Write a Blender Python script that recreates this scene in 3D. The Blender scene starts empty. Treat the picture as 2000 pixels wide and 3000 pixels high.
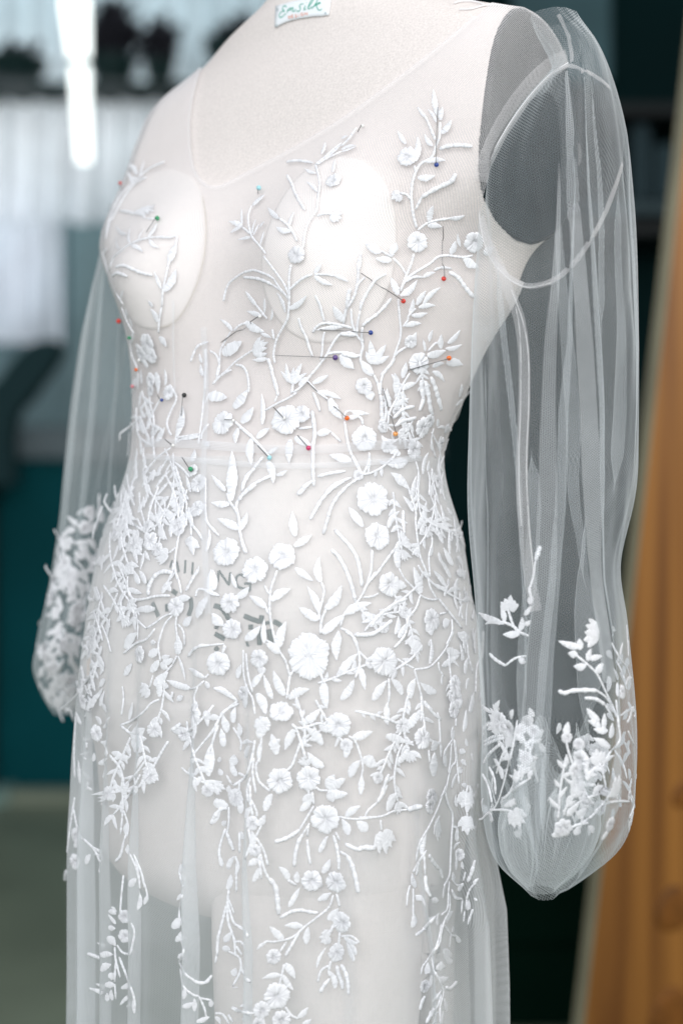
import bpy, bmesh, math, random
import numpy as np
from mathutils import Vector, Matrix
from mathutils.bvhtree import BVHTree

random.seed(7); rng = np.random.default_rng(7)
SC = bpy.context.scene
COL = SC.collection

# ------------------------------------------------------------------ camera, light, exposure
CAMD = 1.263           # camera to the middle of the body
FPX = 4167.0           # focal length in photo pixels (2000 x 3000)
cam_d = bpy.data.cameras.new("camera")
cam = bpy.data.objects.new("camera", cam_d); COL.objects.link(cam)
cam.location = (0, -CAMD, 0); cam.rotation_euler = (math.radians(90), 0, 0)
cam_d.sensor_fit = 'VERTICAL'; cam_d.sensor_height = 36; cam_d.sensor_width = 24
cam_d.lens = 50.0
cam_d.clip_start = 0.05; cam_d.clip_end = 60
cam_d.dof.use_dof = True; cam_d.dof.focus_distance = 1.125; cam_d.dof.aperture_fstop = 2.3
SC.camera = cam

world = bpy.data.worlds.new("World"); SC.world = world; world.use_nodes = True
bgn = world.node_tree.nodes["Background"]
bgn.inputs[0].default_value = (0.83, 0.88, 0.93, 1); bgn.inputs[1].default_value = 0.48

SC.view_settings.view_transform = 'Standard'; SC.view_settings.look = 'None'
SC.view_settings.exposure = 0.0; SC.view_settings.gamma = 1.0
SC.cycles.transparent_max_bounces = 32
SC.cycles.max_bounces = 8

def area(name, loc, target, size, energy, color):
    d = bpy.data.lights.new(name, 'AREA'); d.shape = 'RECTANGLE'; d.size = size[0]; d.size_y = size[1]
    d.energy = energy; d.color = color
    o = bpy.data.objects.new(name, d); COL.objects.link(o); o.location = loc
    o.rotation_euler = (Vector(target) - Vector(loc)).to_track_quat('-Z', 'Y').to_euler()
    return o
area("window_light", (-0.55, -2.3, 0.85), (0, 0, 0.0), (2.0, 2.0), 53, (0.965, 0.975, 1.0))
area("fill_light", (1.45, -1.0, 1.15), (0.30, 0, 0.1), (1.2, 1.2), 20, (1.0, 0.965, 0.93))  # unseen fill, added to lift the right side and the top of the board

# ------------------------------------------------------------------ helpers
def smooth(o):
    for p in o.data.polygons: p.use_smooth = True
def new_obj(name, verts, faces, mat=None, parent=None, sm=True, uv=None):
    me = bpy.data.meshes.new(name)
    me.from_pydata([tuple(map(float, v)) for v in verts], [], [tuple(map(int, f)) for f in faces]); me.update()
    if sm: me.polygons.foreach_set("use_smooth", [True] * len(me.polygons))
    if uv is not None:
        l = me.uv_layers.new(name="UVMap")
        idx = np.zeros(len(me.loops), dtype=np.int32); me.loops.foreach_get("vertex_index", idx)
        l.data.foreach_set("uv", np.asarray(uv, dtype=np.float32)[idx].ravel())
    if mat: me.materials.append(mat)
    o = bpy.data.objects.new(name, me); COL.objects.link(o)
    if parent is not None: o.parent = parent
    return o
def empty(name, loc=(0, 0, 0)):
    o = bpy.data.objects.new(name, None); COL.objects.link(o); o.location = loc; o.empty_display_size = 0.05
    return o
def tag(o, label, cat, group=None, kind=None):
    if label: o['label'] = label
    if cat: o['category'] = cat
    if group: o['group'] = group
    if kind: o['kind'] = kind
    return o
def box(name, c, s, mat=None, parent=None, rot=None, bevel=0.0):
    bm = bmesh.new(); bmesh.ops.create_cube(bm, size=1.0)
    for v in bm.verts: v.co = Vector((v.co.x * s[0], v.co.y * s[1], v.co.z * s[2]))
    if bevel: bmesh.ops.bevel(bm, geom=list(bm.edges), offset=bevel, segments=2, affect='EDGES')
    if rot is not None: bmesh.ops.transform(bm, matrix=rot.to_4x4(), verts=bm.verts)
    bmesh.ops.translate(bm, vec=Vector(c), verts=bm.verts)
    me = bpy.data.meshes.new(name); bm.to_mesh(me); bm.free()
    if mat: me.materials.append(mat)
    o = bpy.data.objects.new(name, me); COL.objects.link(o)
    if parent is not None: o.parent = parent
    return o
def ray(px, py):
    return Vector((0, -CAMD, 0)), Vector(((px - 1000) / FPX, 1.0, (1500 - py) / FPX)).normalized()
def at(px, py, depth):       # point of the place at a given distance in front of the camera
    return Vector(((px - 1000) / FPX * depth, -CAMD + depth, (1500 - py) / FPX * depth))
def proj(P):                 # (n,3) -> photo pixels
    d = P[..., 1] + CAMD
    return np.stack([1000 + FPX * P[..., 0] / d, 1500 - FPX * P[..., 2] / d], -1)
def grid_faces(nr, nc, closed=True, keep=None):
    f = []
    for i in range(nr - 1):
        for j in range(nc if closed else nc - 1):
            k = (j + 1) % nc
            if keep is None or (keep[i, j] and keep[i + 1, j] and keep[i, k] and keep[i + 1, k]):
                f.append((i * nc + j, i * nc + k, (i + 1) * nc + k, (i + 1) * nc + j))
    return f
def catmull(P, n=8):
    P = [Vector(p) for p in P]
    if len(P) < 3: return [P[0].lerp(P[-1], i / n) for i in range(n + 1)]
    Q = [P[0] * 2 - P[1]] + P + [P[-1] * 2 - P[-2]]
    out = []
    for i in range(1, len(Q) - 2):
        for k in range(n):
            t = k / n; a, b, c, d = Q[i - 1], Q[i], Q[i + 1], Q[i + 2]
            out.append(0.5 * ((2 * b) + (c - a) * t + (2 * a - 5 * b + 4 * c - d) * t * t + (3 * b - a - 3 * c + d) * t ** 3))
    out.append(P[-1]); return out
def tube_mesh(P, R, seg=6, N=None, flat=1.0):
    """verts, faces of a tube along P with radius list R (flattened along N if given)."""
    V = []; F = []; n = len(P); up = None
    for i in range(n):
        t = (P[min(i + 1, n - 1)] - P[max(i - 1, 0)])
        if t.length < 1e-9: t = Vector((0, 0, 1))
        t.normalize()
        if N is not None: nn = N[i] - t * N[i].dot(t)
        else: nn = (up if up is not None else (Vector((0, 0, 1)) if abs(t.z) < .9 else Vector((1, 0, 0)))); nn = nn - t * nn.dot(t)
        if nn.length < 1e-6: nn = t.orthogonal()
        nn.normalize(); up = nn; bb = t.cross(nn)
        for k in range(seg):
            a = 2 * math.pi * k / seg
            V.append(P[i] + bb * (math.cos(a) * R[i]) + nn * (math.sin(a) * R[i] * flat))
    for i in range(n - 1):
        for k in range(seg):
            k2 = (k + 1) % seg
            F.append((i * seg + k, i * seg + k2, (i + 1) * seg + k2, (i + 1) * seg + k))
    F.append(tuple(range(seg - 1, -1, -1))); F.append(tuple((n - 1) * seg + k for k in range(seg)))
    return V, F

# ------------------------------------------------------------------ materials
def mat(name, col, rough=0.6, spec=0.3, metal=0.0, noise=None, bump=None, sheen=0.0, trans=0.0, emit=None, coat=0.0):
    m = bpy.data.materials.new(name); m.use_nodes = True; nt = m.node_tree; b = nt.nodes["Principled BSDF"]
    b.inputs["Base Color"].default_value = (*col, 1); b.inputs["Roughness"].default_value = rough
    b.inputs["Specular IOR Level"].default_value = spec; b.inputs["Metallic"].default_value = metal
    b.inputs["Sheen Weight"].default_value = sheen; b.inputs["Coat Weight"].default_value = coat
    tc = nt.nodes.new("ShaderNodeTexCoord")
    if noise:
        sc, amt = noise
        n = nt.nodes.new("ShaderNodeTexNoise"); n.inputs["Scale"].default_value = sc; n.inputs["Detail"].default_value = 6
        nt.links.new(tc.outputs["Object"], n.inputs["Vector"])
        r = nt.nodes.new("ShaderNodeMapRange"); r.inputs[1].default_value = .3; r.inputs[2].default_value = .7
        r.inputs[3].default_value = 1 - amt; r.inputs[4].default_value = 1 + amt
        nt.links.new(n.outputs["Fac"], r.inputs[0])
        v = nt.nodes.new("ShaderNodeVectorMath"); v.operation = 'SCALE'; v.inputs[0].default_value = col
        nt.links.new(r.outputs[0], v.inputs["Scale"]); nt.links.new(v.outputs[0], b.inputs["Base Color"])
    if bump:
        sc, st = bump
        n2 = nt.nodes.new("ShaderNodeTexNoise"); n2.inputs["Scale"].default_value = sc; n2.inputs["Detail"].default_value = 3
        nt.links.new(tc.outputs["Object"], n2.inputs["Vector"])
        bp = nt.nodes.new("ShaderNodeBump"); bp.inputs["Strength"].default_value = st; bp.inputs["Distance"].default_value = .0008
        nt.links.new(n2.outputs["Fac"], bp.inputs["Height"]); nt.links.new(bp.outputs[0], b.inputs["Normal"])
    if emit:
        b.inputs["Emission Color"].default_value = (*emit[0], 1); b.inputs["Emission Strength"].default_value = emit[1]
    return m
def math_node(nt, op, a, b=None, c=None):
    n = nt.nodes.new("ShaderNodeMath"); n.operation = op
    for i, x in enumerate((a, b, c)):
        if x is None: continue
        if isinstance(x, (int, float)): n.inputs[i].default_value = x
        else: nt.links.new(x, n.inputs[i])
    return n.outputs[0]
def tulle(name, pitch=0.0020, cover=0.30, col=(.92, .93, .95), strength=0.8):
    """sheer hexagonal net: the threads are cloth, the holes are open."""
    m = bpy.data.materials.new(name); m.use_nodes = True; nt = m.node_tree; nt.nodes.clear()
    out = nt.nodes.new("ShaderNodeOutputMaterial")
    uv = nt.nodes.new("ShaderNodeUVMap"); uv.uv_map = "UVMap"
    k = 4 * math.pi / (math.sqrt(3) * pitch); s = None
    for a in (0, 120, 240):
        d = nt.nodes.new("ShaderNodeVectorMath"); d.operation = 'DOT_PRODUCT'
        d.inputs[1].default_value = (math.cos(math.radians(a)) * k, math.sin(math.radians(a)) * k, 0)
        nt.links.new(uv.outputs[0], d.inputs[0])
        c = math_node(nt, 'COSINE', d.outputs["Value"])
        s = c if s is None else math_node(nt, 'ADD', s, c)
    # s: -1.5 .. 3 ; holes where s is high
    mr = nt.nodes.new("ShaderNodeMapRange"); mr.interpolation_type = 'SMOOTHSTEP'
    nt.links.new(s, mr.inputs[0]); mr.inputs[1].default_value = -1.1; mr.inputs[2].default_value = 0.9
    mr.inputs[3].default_value = min(1, cover * 1.75); mr.inputs[4].default_value = cover * 0.25
    tc = nt.nodes.new("ShaderNodeTexCoord")
    nz = nt.nodes.new("ShaderNodeTexNoise"); nz.inputs["Scale"].default_value = 14; nz.inputs["Detail"].default_value = 3
    nt.links.new(tc.outputs["Object"], nz.inputs["Vector"])
    var = nt.nodes.new("ShaderNodeMapRange"); nt.links.new(nz.outputs["Fac"], var.inputs[0])
    var.inputs[1].default_value = .3; var.inputs[2].default_value = .7; var.inputs[3].default_value = .82; var.inputs[4].default_value = 1.15
    al = math_node(nt, 'MULTIPLY', mr.outputs[0], var.outputs[0])
    # threads have thickness: seen aslant the net closes up
    g = nt.nodes.new("ShaderNodeNewGeometry")
    dp = nt.nodes.new("ShaderNodeVectorMath"); dp.operation = 'DOT_PRODUCT'
    nt.links.new(g.outputs["Normal"], dp.inputs[0]); nt.links.new(g.outputs["Incoming"], dp.inputs[1])
    ab = math_node(nt, 'MAXIMUM', math_node(nt, 'ABSOLUTE', dp.outputs["Value"]), 0.12)
    ex = math_node(nt, 'DIVIDE', 1.0, ab)
    inv = math_node(nt, 'SUBTRACT', 1.0, al)
    fac = math_node(nt, 'SUBTRACT', 1.0, math_node(nt, 'POWER', inv, ex))
    df = nt.nodes.new("ShaderNodeBsdfDiffuse"); df.inputs[0].default_value = (*col, 1)
    tl = nt.nodes.new("ShaderNodeBsdfTranslucent"); tl.inputs[0].default_value = (*col, 1)
    mx = nt.nodes.new("ShaderNodeMixShader"); mx.inputs[0].default_value = 0.4
    nt.links.new(df.outputs[0], mx.inputs[1]); nt.links.new(tl.outputs[0], mx.inputs[2])
    tr = nt.nodes.new("ShaderNodeBsdfTransparent")
    fin = nt.nodes.new("ShaderNodeMixShader"); nt.links.new(fac, fin.inputs[0])
    nt.links.new(tr.outputs[0], fin.inputs[1]); nt.links.new(mx.outputs[0], fin.inputs[2])
    nt.links.new(fin.outputs[0], out.inputs[0])
    return m
def linen(name, col):
    m = mat(name, col, rough=.85, spec=.15, noise=(650, .10))
    nt = m.node_tree; b = nt.nodes["Principled BSDF"]; tc = nt.nodes.new("ShaderNodeTexCoord")
    h = None
    for vec in ((900, 900, 60), (60, 60, 1100)):
        mp = nt.nodes.new("ShaderNodeMapping"); mp.inputs["Scale"].default_value = vec
        nt.links.new(tc.outputs["Object"], mp.inputs[0])
        n = nt.nodes.new("ShaderNodeTexNoise"); n.inputs["Scale"].default_value = 1; n.inputs["Detail"].default_value = 2
        nt.links.new(mp.outputs[0], n.inputs["Vector"])
        h = n.outputs["Fac"] if h is None else math_node(nt, 'ADD', h, n.outputs["Fac"])
    bp = nt.nodes.new("ShaderNodeBump"); bp.inputs["Strength"].default_value = .5; bp.inputs["Distance"].default_value = .0006
    nt.links.new(h, bp.inputs["Height"]); nt.links.new(bp.outputs[0], b.inputs["Normal"])
    return m
M = {}
M['linen'] = linen("linen_cover", (.765, .71, .68))
M['plate'] = mat("armhole_plate", (.010, .019, .022), rough=.6, spec=.15, noise=(30, .15))
M['print'] = mat("printed_ink", (.03, .07, .06), rough=.8)
M['tulle'] = tulle("tulle_body", 0.0013, .27, (.94, .93, .94))
M['tulle_sleeve'] = tulle("tulle_sleeve", 0.0023, .095, (.87, .92, .95))
M['tulle_far'] = tulle("tulle_far_sleeve", 0.0021, .17, (.87, .93, .95))
M['tulle_skirt'] = tulle("tulle_skirt", 0.0014, .32, (.90, .93, .95))
M['tulle_hem'] = tulle("tulle_hem", 0.0013, .23, (.95, .94, .95))
M['tulle_cuff'] = tulle("tulle_cuff", 0.0019, .20, (.90, .94, .96))
M['tulle_pleat'] = tulle("tulle_pleat", 0.0019, .19, (.90, .93, .95))
M['tulle_dense'] = tulle("tulle_doubled", 0.0015, .34, (.93, .94, .96))
def lace_mat():
    m = mat("lace_thread", (.86, .87, .915), rough=.5, spec=.35, sheen=.2); nt = m.node_tree; b = nt.nodes["Principled BSDF"]
    uv = nt.nodes.new("ShaderNodeUVMap"); uv.uv_map = "UVMap"
    n = nt.nodes.new("ShaderNodeTexNoise"); n.inputs["Scale"].default_value = 1.0; n.inputs["Detail"].default_value = 2
    mp = nt.nodes.new("ShaderNodeMapping"); mp.inputs["Scale"].default_value = (1.5, .55, 1); nt.links.new(uv.outputs[0], mp.inputs[0]); nt.links.new(mp.outputs[0], n.inputs["Vector"])
    r = nt.nodes.new("ShaderNodeMapRange"); r.inputs[1].default_value = .36; r.inputs[2].default_value = .60; r.inputs[3].default_value = .80; r.inputs[4].default_value = 1.03; nt.links.new(n.outputs["Fac"], r.inputs[0])
    oi = nt.nodes.new("ShaderNodeObjectInfo"); r2 = nt.nodes.new("ShaderNodeMapRange"); r2.inputs[3].default_value = .94; r2.inputs[4].default_value = 1.03; nt.links.new(oi.outputs["Random"], r2.inputs[0])
    v = nt.nodes.new("ShaderNodeVectorMath"); v.operation = 'SCALE'; v.inputs[0].default_value = (.93, .935, .965)
    nt.links.new(math_node(nt, 'MULTIPLY', r.outputs[0], r2.outputs[0]), v.inputs["Scale"]); nt.links.new(v.outputs[0], b.inputs["Base Color"])
    bp = nt.nodes.new("ShaderNodeBump"); bp.inputs["Strength"].default_value = .9; bp.inputs["Distance"].default_value = .0006
    nt.links.new(n.outputs["Fac"], bp.inputs["Height"]); nt.links.new(bp.outputs[0], b.inputs["Normal"])
    return m
M['lace'] = lace_mat()
M['cup'] = mat("cup_foam", (.845, .80, .77), rough=.8, spec=.1)
M['steel'] = mat("pin_steel", (.20, .20, .20), rough=.35, metal=.9)
# ------------------------------------------------------------------ the dress form (mannequin)
PSI = math.radians(35); CS, SN = math.cos(PSI), math.sin(PSI)
NA = 480
TT = np.linspace(0, 2 * math.pi, NA, endpoint=False)
ct, st_ = np.cos(TT), np.sin(TT)
U_PL = 0.195
ZT, ZB, DZ = 0.56, -0.36, 0.0025
ZS = np.arange(ZT, ZB - 1e-9, -DZ)           # top to bottom
def gsm(x, s):
    k = np.arange(-int(4 * s), int(4 * s) + 1); w = np.exp(-(k / s) ** 2 / 2); w /= w.sum()
    return np.convolve(np.pad(x, len(k) // 2, mode='edge'), w, mode='valid')
def tab(z, pts, s=4):
    p = sorted(pts); return gsm(np.interp(z, [a for a, _ in p], [b for _, b in p]), s)
# half depth of the torso, half width, section exponent
B_ = tab(ZS, [(.56, .055), (.47, .058), (.455, .060), (.44, .065), (.42, .076), (.40, .083), (.36, .096), (.30, .102), (.24, .104), (.2, .103),
              (.12, .098), (.04, .105), (-.05, .122), (-.15, .138), (-.22, .14), (-.36, .13)])
A_ = tab(ZS, [(.56, .053), (.472, .055), (.460, .064), (.45, .084), (.44, .112), (.43, .143), (.42, .172), (.41, .200), (.40, .23),
              (.37, .30), (.31, .36), (.26, .27), (.235, .215), (.222, .195), (.20, .182), (.15, .163), (.05, .145), (-.36, .19)], 3)
EX = tab(ZS, [(.56, 2), (.3, 2.1), (.1, 2.1), (-.36, 2.1)])
CX = tab(ZS, [(.56, -.002), (.42, -.004), (.30, -.004), (.2, -.012), (.05, -.045), (-.1, -.052), (-.36, -.052)])
CY = tab(ZS, [(.56, .028), (.42, .022), (.30, .018), (.2, .008), (.05, -.022), (-.1, -.03), (-.36, -.03)])
# silhouettes read off the photograph: (row, left, right) in photo pixels
SIL = [(150, 735, 0), (185, 668, 0), (215, 610, 0), (240, 563, 0), (270, 508, 0), (290, 481, 0), (315, 457, 0), (350, 440, 0), (400, 420, 0), (448, 397, 0), (500, 388, 0), (527, 377, 0), (569, 356, 0), (617, 333, 0), (680, 311, 0), (719, 303, 0), (744, 305, 0), (798, 321, 0),
       (820, 328, 1545), (846, 341, 1528), (891, 359, 1498), (956, 381, 1452), (1050, 396, 1395), (1130, 401, 1362), (1200, 402, 1330), (1260, 401, 1304), (1300, 400, 1290),
       (1340, 396, 1283), (1420, 372, 1291), (1480, 348, 1312), (1560, 318, 1338), (1650, 288, 1358), (1720, 272, 1375), (1800, 258, 1395),
       (1900, 244, 1408), (2000, 240, 1413), (2100, 258, 1412), (2200, 282, 1406), (2400, 300, 1372), (2700, 312, 1330)]
SIL_Y = [r[0] for r in SIL]; SIL_L = [r[1] for r in SIL]; SIL_R = [r[2] or 1545 for r in SIL]
def rings(off=0.0, zs=ZS):
    nz = len(zs); P = np.zeros((nz, NA, 3))
    for i, z in enumerate(zs):
        a, b, n = A_[i], B_[i], EX[i]
        u = a * np.sign(ct) * np.abs(ct) ** (2 / n); v = b * np.sign(st_) * np.abs(st_) ** (2 / n)
        fr = np.clip(st_ * 1.8, 0, 1)
        for uu, k in ((.083, 1.0), (-.083, 1.05)):
            dz = z - .196
            sz = .070 if dz > 0 else .066
            v = v + fr * .036 * k * np.exp(-((u - uu) / .060) ** 2 - (dz / sz) ** 2)
        # belly and seat
        v = v + np.where(st_ > 0, .012 * np.exp(-((z + .06) / .07) ** 2) * st_, 0) - np.where(st_ < 0, .028 * np.exp(-((z + .13) / .09) ** 2) * np.abs(st_), 0)
        u = np.clip(u, -U_PL + .012, U_PL)
        P[i, :, 0] = CX[i] + u * CS - v * SN; P[i, :, 1] = CY[i] - u * SN - v * CS; P[i, :, 2] = z
    sm3 = lambda w: w * w * (3 - 2 * w)
    wR = sm3(np.clip((.215 - zs) / .05, 0, 1)); wL = sm3(np.clip((.436 - zs) / .02, 0, 1))
    dl = np.zeros(nz); dr = np.zeros(nz); ends = []
    for i in range(nz):
        d = P[i, :, 1] + CAMD; px = 1000 + FPX * P[i, :, 0] / d
        jl, jr = px.argmin(), px.argmax(); ol, or_ = P[i, jl, 0], P[i, jr, 0]; ends.append((ol, or_))
        tl = np.interp(1500 - FPX * zs[i] / d[jl], SIL_Y, SIL_L); tr = np.interp(1500 - FPX * zs[i] / d[jr], SIL_Y, SIL_R)
        dl[i] = (tl - 1000) / FPX * d[jl] - ol; dr[i] = (tr - 1000) / FPX * d[jr] - or_
    dl = gsm(dl * wL, 4); dr = gsm(dr * wR, 4)
    for i in range(nz):
        ol, or_ = ends[i]; f = (P[i, :, 0] - ol) / (or_ - ol); P[i, :, 0] += dl[i] * (1 - f) + dr[i] * f
    if off: P = inflate(P, off)
    return P
def inflate(P, off):
    dt = np.roll(P, -1, 1) - np.roll(P, 1, 1); dz = np.gradient(P, axis=0)
    n = np.cross(dz, dt); n /= np.linalg.norm(n, axis=-1, keepdims=True) + 1e-12
    c = P.mean(1, keepdims=True); sgn = np.sign(((P - c) * n).sum(-1).mean())
    return P + n * sgn * off
BODY = rings()
form = tag(empty("dress_form", (float(CX[-1]), float(CY[-1]), -1.02)), "beige linen covered tailor's dress form wearing the sheer wedding dress", "mannequin")
def fpar(o, root=form):
    o.parent = root; o.matrix_parent_inverse = Matrix.Translation(-root.location)
    return o
iz = np.where(ZS >= -.345)[0]
TOR = BODY[iz].copy()
for i in range(len(iz)):
    e = max(0, (-.285 - ZS[iz[i]]) / .060)
    if e > 0:
        c = TOR[i].mean(0); TOR[i, :, :2] = c[:2] + (TOR[i, :, :2] - c[:2]) * math.sqrt(max(.02, 1 - (e * .97) ** 2.2))
body = TOR.reshape(-1, 3)
nv = len(iz) * NA
V = np.vstack([body, BODY[0].mean(0)[None], (BODY[iz[-1]].mean(0) + [0, 0, -.002])[None]])
F = grid_faces(len(iz), NA)
F += [(nv, (j + 1) % NA, j) for j in range(NA)] + [(nv + 1, (len(iz) - 1) * NA + j, (len(iz) - 1) * NA + (j + 1) % NA) for j in range(NA)]
torso = fpar(new_obj("torso", V, F, M['linen']))
# flat dark plates that close the armholes
def plate(sgn):
    """the flat end of each shoulder, read from the section rings so that it fills the opening to its rim."""
    fr_, bk_ = [], []; nrm = Vector((CS, -SN, 0)) * sgn
    for i, z in enumerate(ZS):
        if not .15 < z < .43: continue
        u = A_[i] * np.sign(ct) * np.abs(ct) ** (2 / EX[i]); m_ = (u >= U_PL) if sgn > 0 else (u <= -U_PL + .012)
        if m_.sum() < 3: continue
        q = BODY[i][m_]; v = -q[:, 0] * SN - q[:, 1] * CS
        fr_.append(Vector(q[v.argmax()])); bk_.append(Vector(q[v.argmin()]))
    out = fr_ + bk_[::-1]; n = len(out); c = sum(out, Vector()) / n; V = []
    for sc, du in ((1.0, -.004), (1.0, .0016), (.97, .0030), (.5, .0030)): V += [c + (p - c) * sc + nrm * du for p in out]
    F = [(l * n + k, l * n + (k + 1) % n, (l + 1) * n + (k + 1) % n, (l + 1) * n + k) for l in range(3) for k in range(n)]
    F.append(tuple(3 * n + k for k in range(n)))
    return V, F
for sg in (1, -1):
    v_, f_ = plate(sg); fpar(new_obj("armhole_plate", v_, f_, M['plate']))
# one longer leg stump below the hip: half of the hip section, rounded, tapering a little
def leg(side, zb):
    V = []; zz = np.linspace(-.22, zb, 60); n = len(zz); gap = .012
    for i, z in enumerate(zz):
        j = int(np.argmin(np.abs(ZS - max(z, -.355)))); q = BODY[j]; c = q.mean(0)
        u = (q[:, 0] - c[0]) * CS - (q[:, 1] - c[1]) * SN; v = -(q[:, 0] - c[0]) * SN - (q[:, 1] - c[1]) * CS
        lo, hi = u.min(), u.max(); t = max(0, (-.36 - z) / (-.36 - zb)); e = max(0, (i - (n - 9)) / 8); rnd = math.sqrt(max(0.02, 1 - (e * .98) ** 2.4))
        f = (u - lo) / (hi - lo); g0, g1 = (gap, hi - .001) if side > 0 else (lo + .001, -gap)
        us = g0 + f * (g1 - g0); um = (g0 + g1) / 2
        us = um + (us - um) * rnd * (1 - .05 * t); 
        xin = np.clip((um - us) * side / ((g1 - g0) / 2), 0, 1)
        uh = np.concatenate([u]); top = v >= 0; o1 = np.argsort(u[top]); o2 = np.argsort(u[~top])
        vh = np.where(v >= 0, np.interp(us, u[top][o1], v[top][o1]), np.interp(us, u[~top][o2], v[~top][o2]))
        vs = (vh - np.sign(vh) * .0010) * np.sqrt(np.maximum(0, 1 - xin ** 9)) * rnd * (1 - .06 * t)
        for k in range(NA):
            V.append((c[0] + us[k] * CS - vs[k] * SN, c[1] - us[k] * SN - vs[k] * CS, z))
    F = grid_faces(n, NA); F.append(tuple((n - 1) * NA + k for k in range(NA)))
    return V, F
for sd_, zb in ((1, -.47),):
    v_, f_ = leg(sd_, zb); fpar(new_obj("leg", v_, f_, M['linen']))
# stand below the frame
M['black'] = mat("black_metal", (.02, .022, .024), rough=.4, metal=.6)
v_, f_ = tube_mesh([Vector((CX[-1] + .06, CY[-1] - .02, -.40)), Vector((CX[-1] + .06, CY[-1] - .02, -.99))], [.014, .014], 16)
fpar(new_obj("pole", v_, f_, M['black']))
v_, f_ = tube_mesh([Vector((CX[-1] + .06, CY[-1] - .02, -1.00)), Vector((CX[-1] + .06, CY[-1] - .02, -1.02))], [.17, .18], 40)
fpar(new_obj("base", v_, f_, M['black']))
BV_BODY = BVHTree.FromPolygons([tuple(v) for v in body], grid_faces(len(iz), NA))

# ------------------------------------------------------------------ tulle gown
gown = tag(empty("wedding_dress", (float(CX[-1]), float(CY[-1]), -.92)), "sheer white tulle wedding dress with embroidered lace and balloon sleeves on the dress form", "dress")
def gpar(o, p=None): return fpar(o, gown)
ZG = np.concatenate([ZS[ZS <= .452], np.arange(ZB - .005, -.92, -.005)])
body_d = rings(.0045)
kB = np.where(ZS <= .452)[0]
low = len(ZG) - len(kB)
G = np.concatenate([body_d[kB], np.repeat(body_d[-1:], low, 0)]); G[:, :, 2] = ZG[:, None]
# skirt hangs from the hip
hipi = int(np.argmin(np.abs(ZG + .20))); hip = G[hipi].copy()
SIL_SK = [(1340, 396, 1283), (1420, 372, 1291), (1480, 348, 1312), (1560, 316, 1340), (1650, 284, 1362), (1720, 266, 1378), (1800, 252, 1397), (1900, 238, 1410),
          (2000, 226, 1418), (2100, 218, 1424), (2200, 210, 1428), (2300, 205, 1432), (2400, 198, 1442), (2500, 196, 1462), (2600, 196, 1484), (2800, 196, 1492), (3000, 194, 1494), (3800, 180, 1520)]
rows = 1500 - FPX * ZG / CAMD
SL = np.interp(rows, [a for a, _, _ in SIL_SK], [b for _, b, _ in SIL_SK]); SR = np.interp(rows, [a for a, _, _ in SIL_SK], [c for _, _, c in SIL_SK])
# folds: (angle deg, width deg, strength, depth m, row where it starts, row where it is full, drift deg per metre)
FOLDS = [(17, 6.5, 1.9, .012, 1700, 2800, 14), (40, 9, .8, .010, 1700, 2900, -10), (66, 6.5, 1.55, .012, 1450, 2700, -4), (81, 6.0, 1.75, .013, 1500, 2600, -6),
         (97, 6.0, 1.0, .012, 1600, 2600, -3), (110, 5, .9, .010, 1700, 2600, 0), (122, 4.5, 1.7, .010, 1600, 2600, 0), (137, 5, .9, .010, 1600, 2600, 0), (-4, 6, 1.3, .012, 1800, 2800, 8), (-24, 5, 1.4, .012, 1800, 2800, 0),
         (160, 7, 1.3, .012, 1800, 2700, 0), (190, 7, 1.5, .014, 1800, 2700, 0), (222, 7, 1.3, .012, 1800, 2700, 0), (250, 7, 1.5, .014, 1800, 2700, 0), (285, 7, 1.3, .012, 1800, 2700, 0), (312, 7, 1.4, .012, 1800, 2700, 0)]
tdeg = np.degrees(TT)
for i in range(len(ZG)):
    z = ZG[i]
    if z > .05: continue
    base = G[i]
    if z < -.08:
        k = min(1, (-.08 - z) / .14); k = k * k * (3 - 2 * k)
        hp = hip.copy(); hp[:, 2] = z
        c = hp.mean(0); g = 1 + max(0, (-.2 - z)) * .25
        hp[:, :2] = c[:2] + (hp[:, :2] - c[:2]) * np.array([1, g])
        base = base * (1 - k) + hp * k; base[:, 2] = z
    t2 = tdeg.copy(); rad = np.zeros(NA)
    for (a0, w, K, D, r0, r1, dr) in FOLDS:
        s = np.clip((rows[i] - r0) / (r1 - r0), 0, 1.3); s = s * s * (3 - 2 * s) if s < 1 else 1.0
        if s <= 0: continue
        a = a0 + dr * (z + .3); x = ((tdeg - a + 180) % 360 - 180) / w
        e = x * np.exp(-x * x)
        t2 = t2 - K * s * w * e; rad = rad - D * s * e * 2.0 + D * .6 * s * np.exp(-x * x)
    rad = np.maximum(rad, -.003) + (.002 if z < -.15 else 0)
    # resample the ring at the moved angles
    ii = np.interp(t2 % 360, np.append(tdeg, 360), np.arange(NA + 1)) ; i0 = np.floor(ii).astype(int) % NA; fr = (ii - np.floor(ii))[:, None]
    Q = base[i0] * (1 - fr) + base[(i0 + 1) % NA] * fr
    c = base.mean(0); d = Q - c; d[:, 2] = 0; d /= np.linalg.norm(d, axis=1, keepdims=True)
    Q = Q + d * rad[:, None]
    if z < -.02:
        dd = Q[:, 1] + CAMD; px = 1000 + FPX * Q[:, 0] / dd; jl, jr = px.argmin(), px.argmax()
        xl = (SL[i] - 1000) / FPX * dd[jl]; xr = (SR[i] - 1000) / FPX * dd[jr]
        s = (xr - xl) / (Q[jr, 0] - Q[jl, 0]); t = xl - Q[jl, 0] * s
        q = min(1, (-.02 - z) / .05)
        Q[:, 0] = Q[:, 0] * (1 - q) + (Q[:, 0] * s + t) * q
    G[i] = Q
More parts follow.
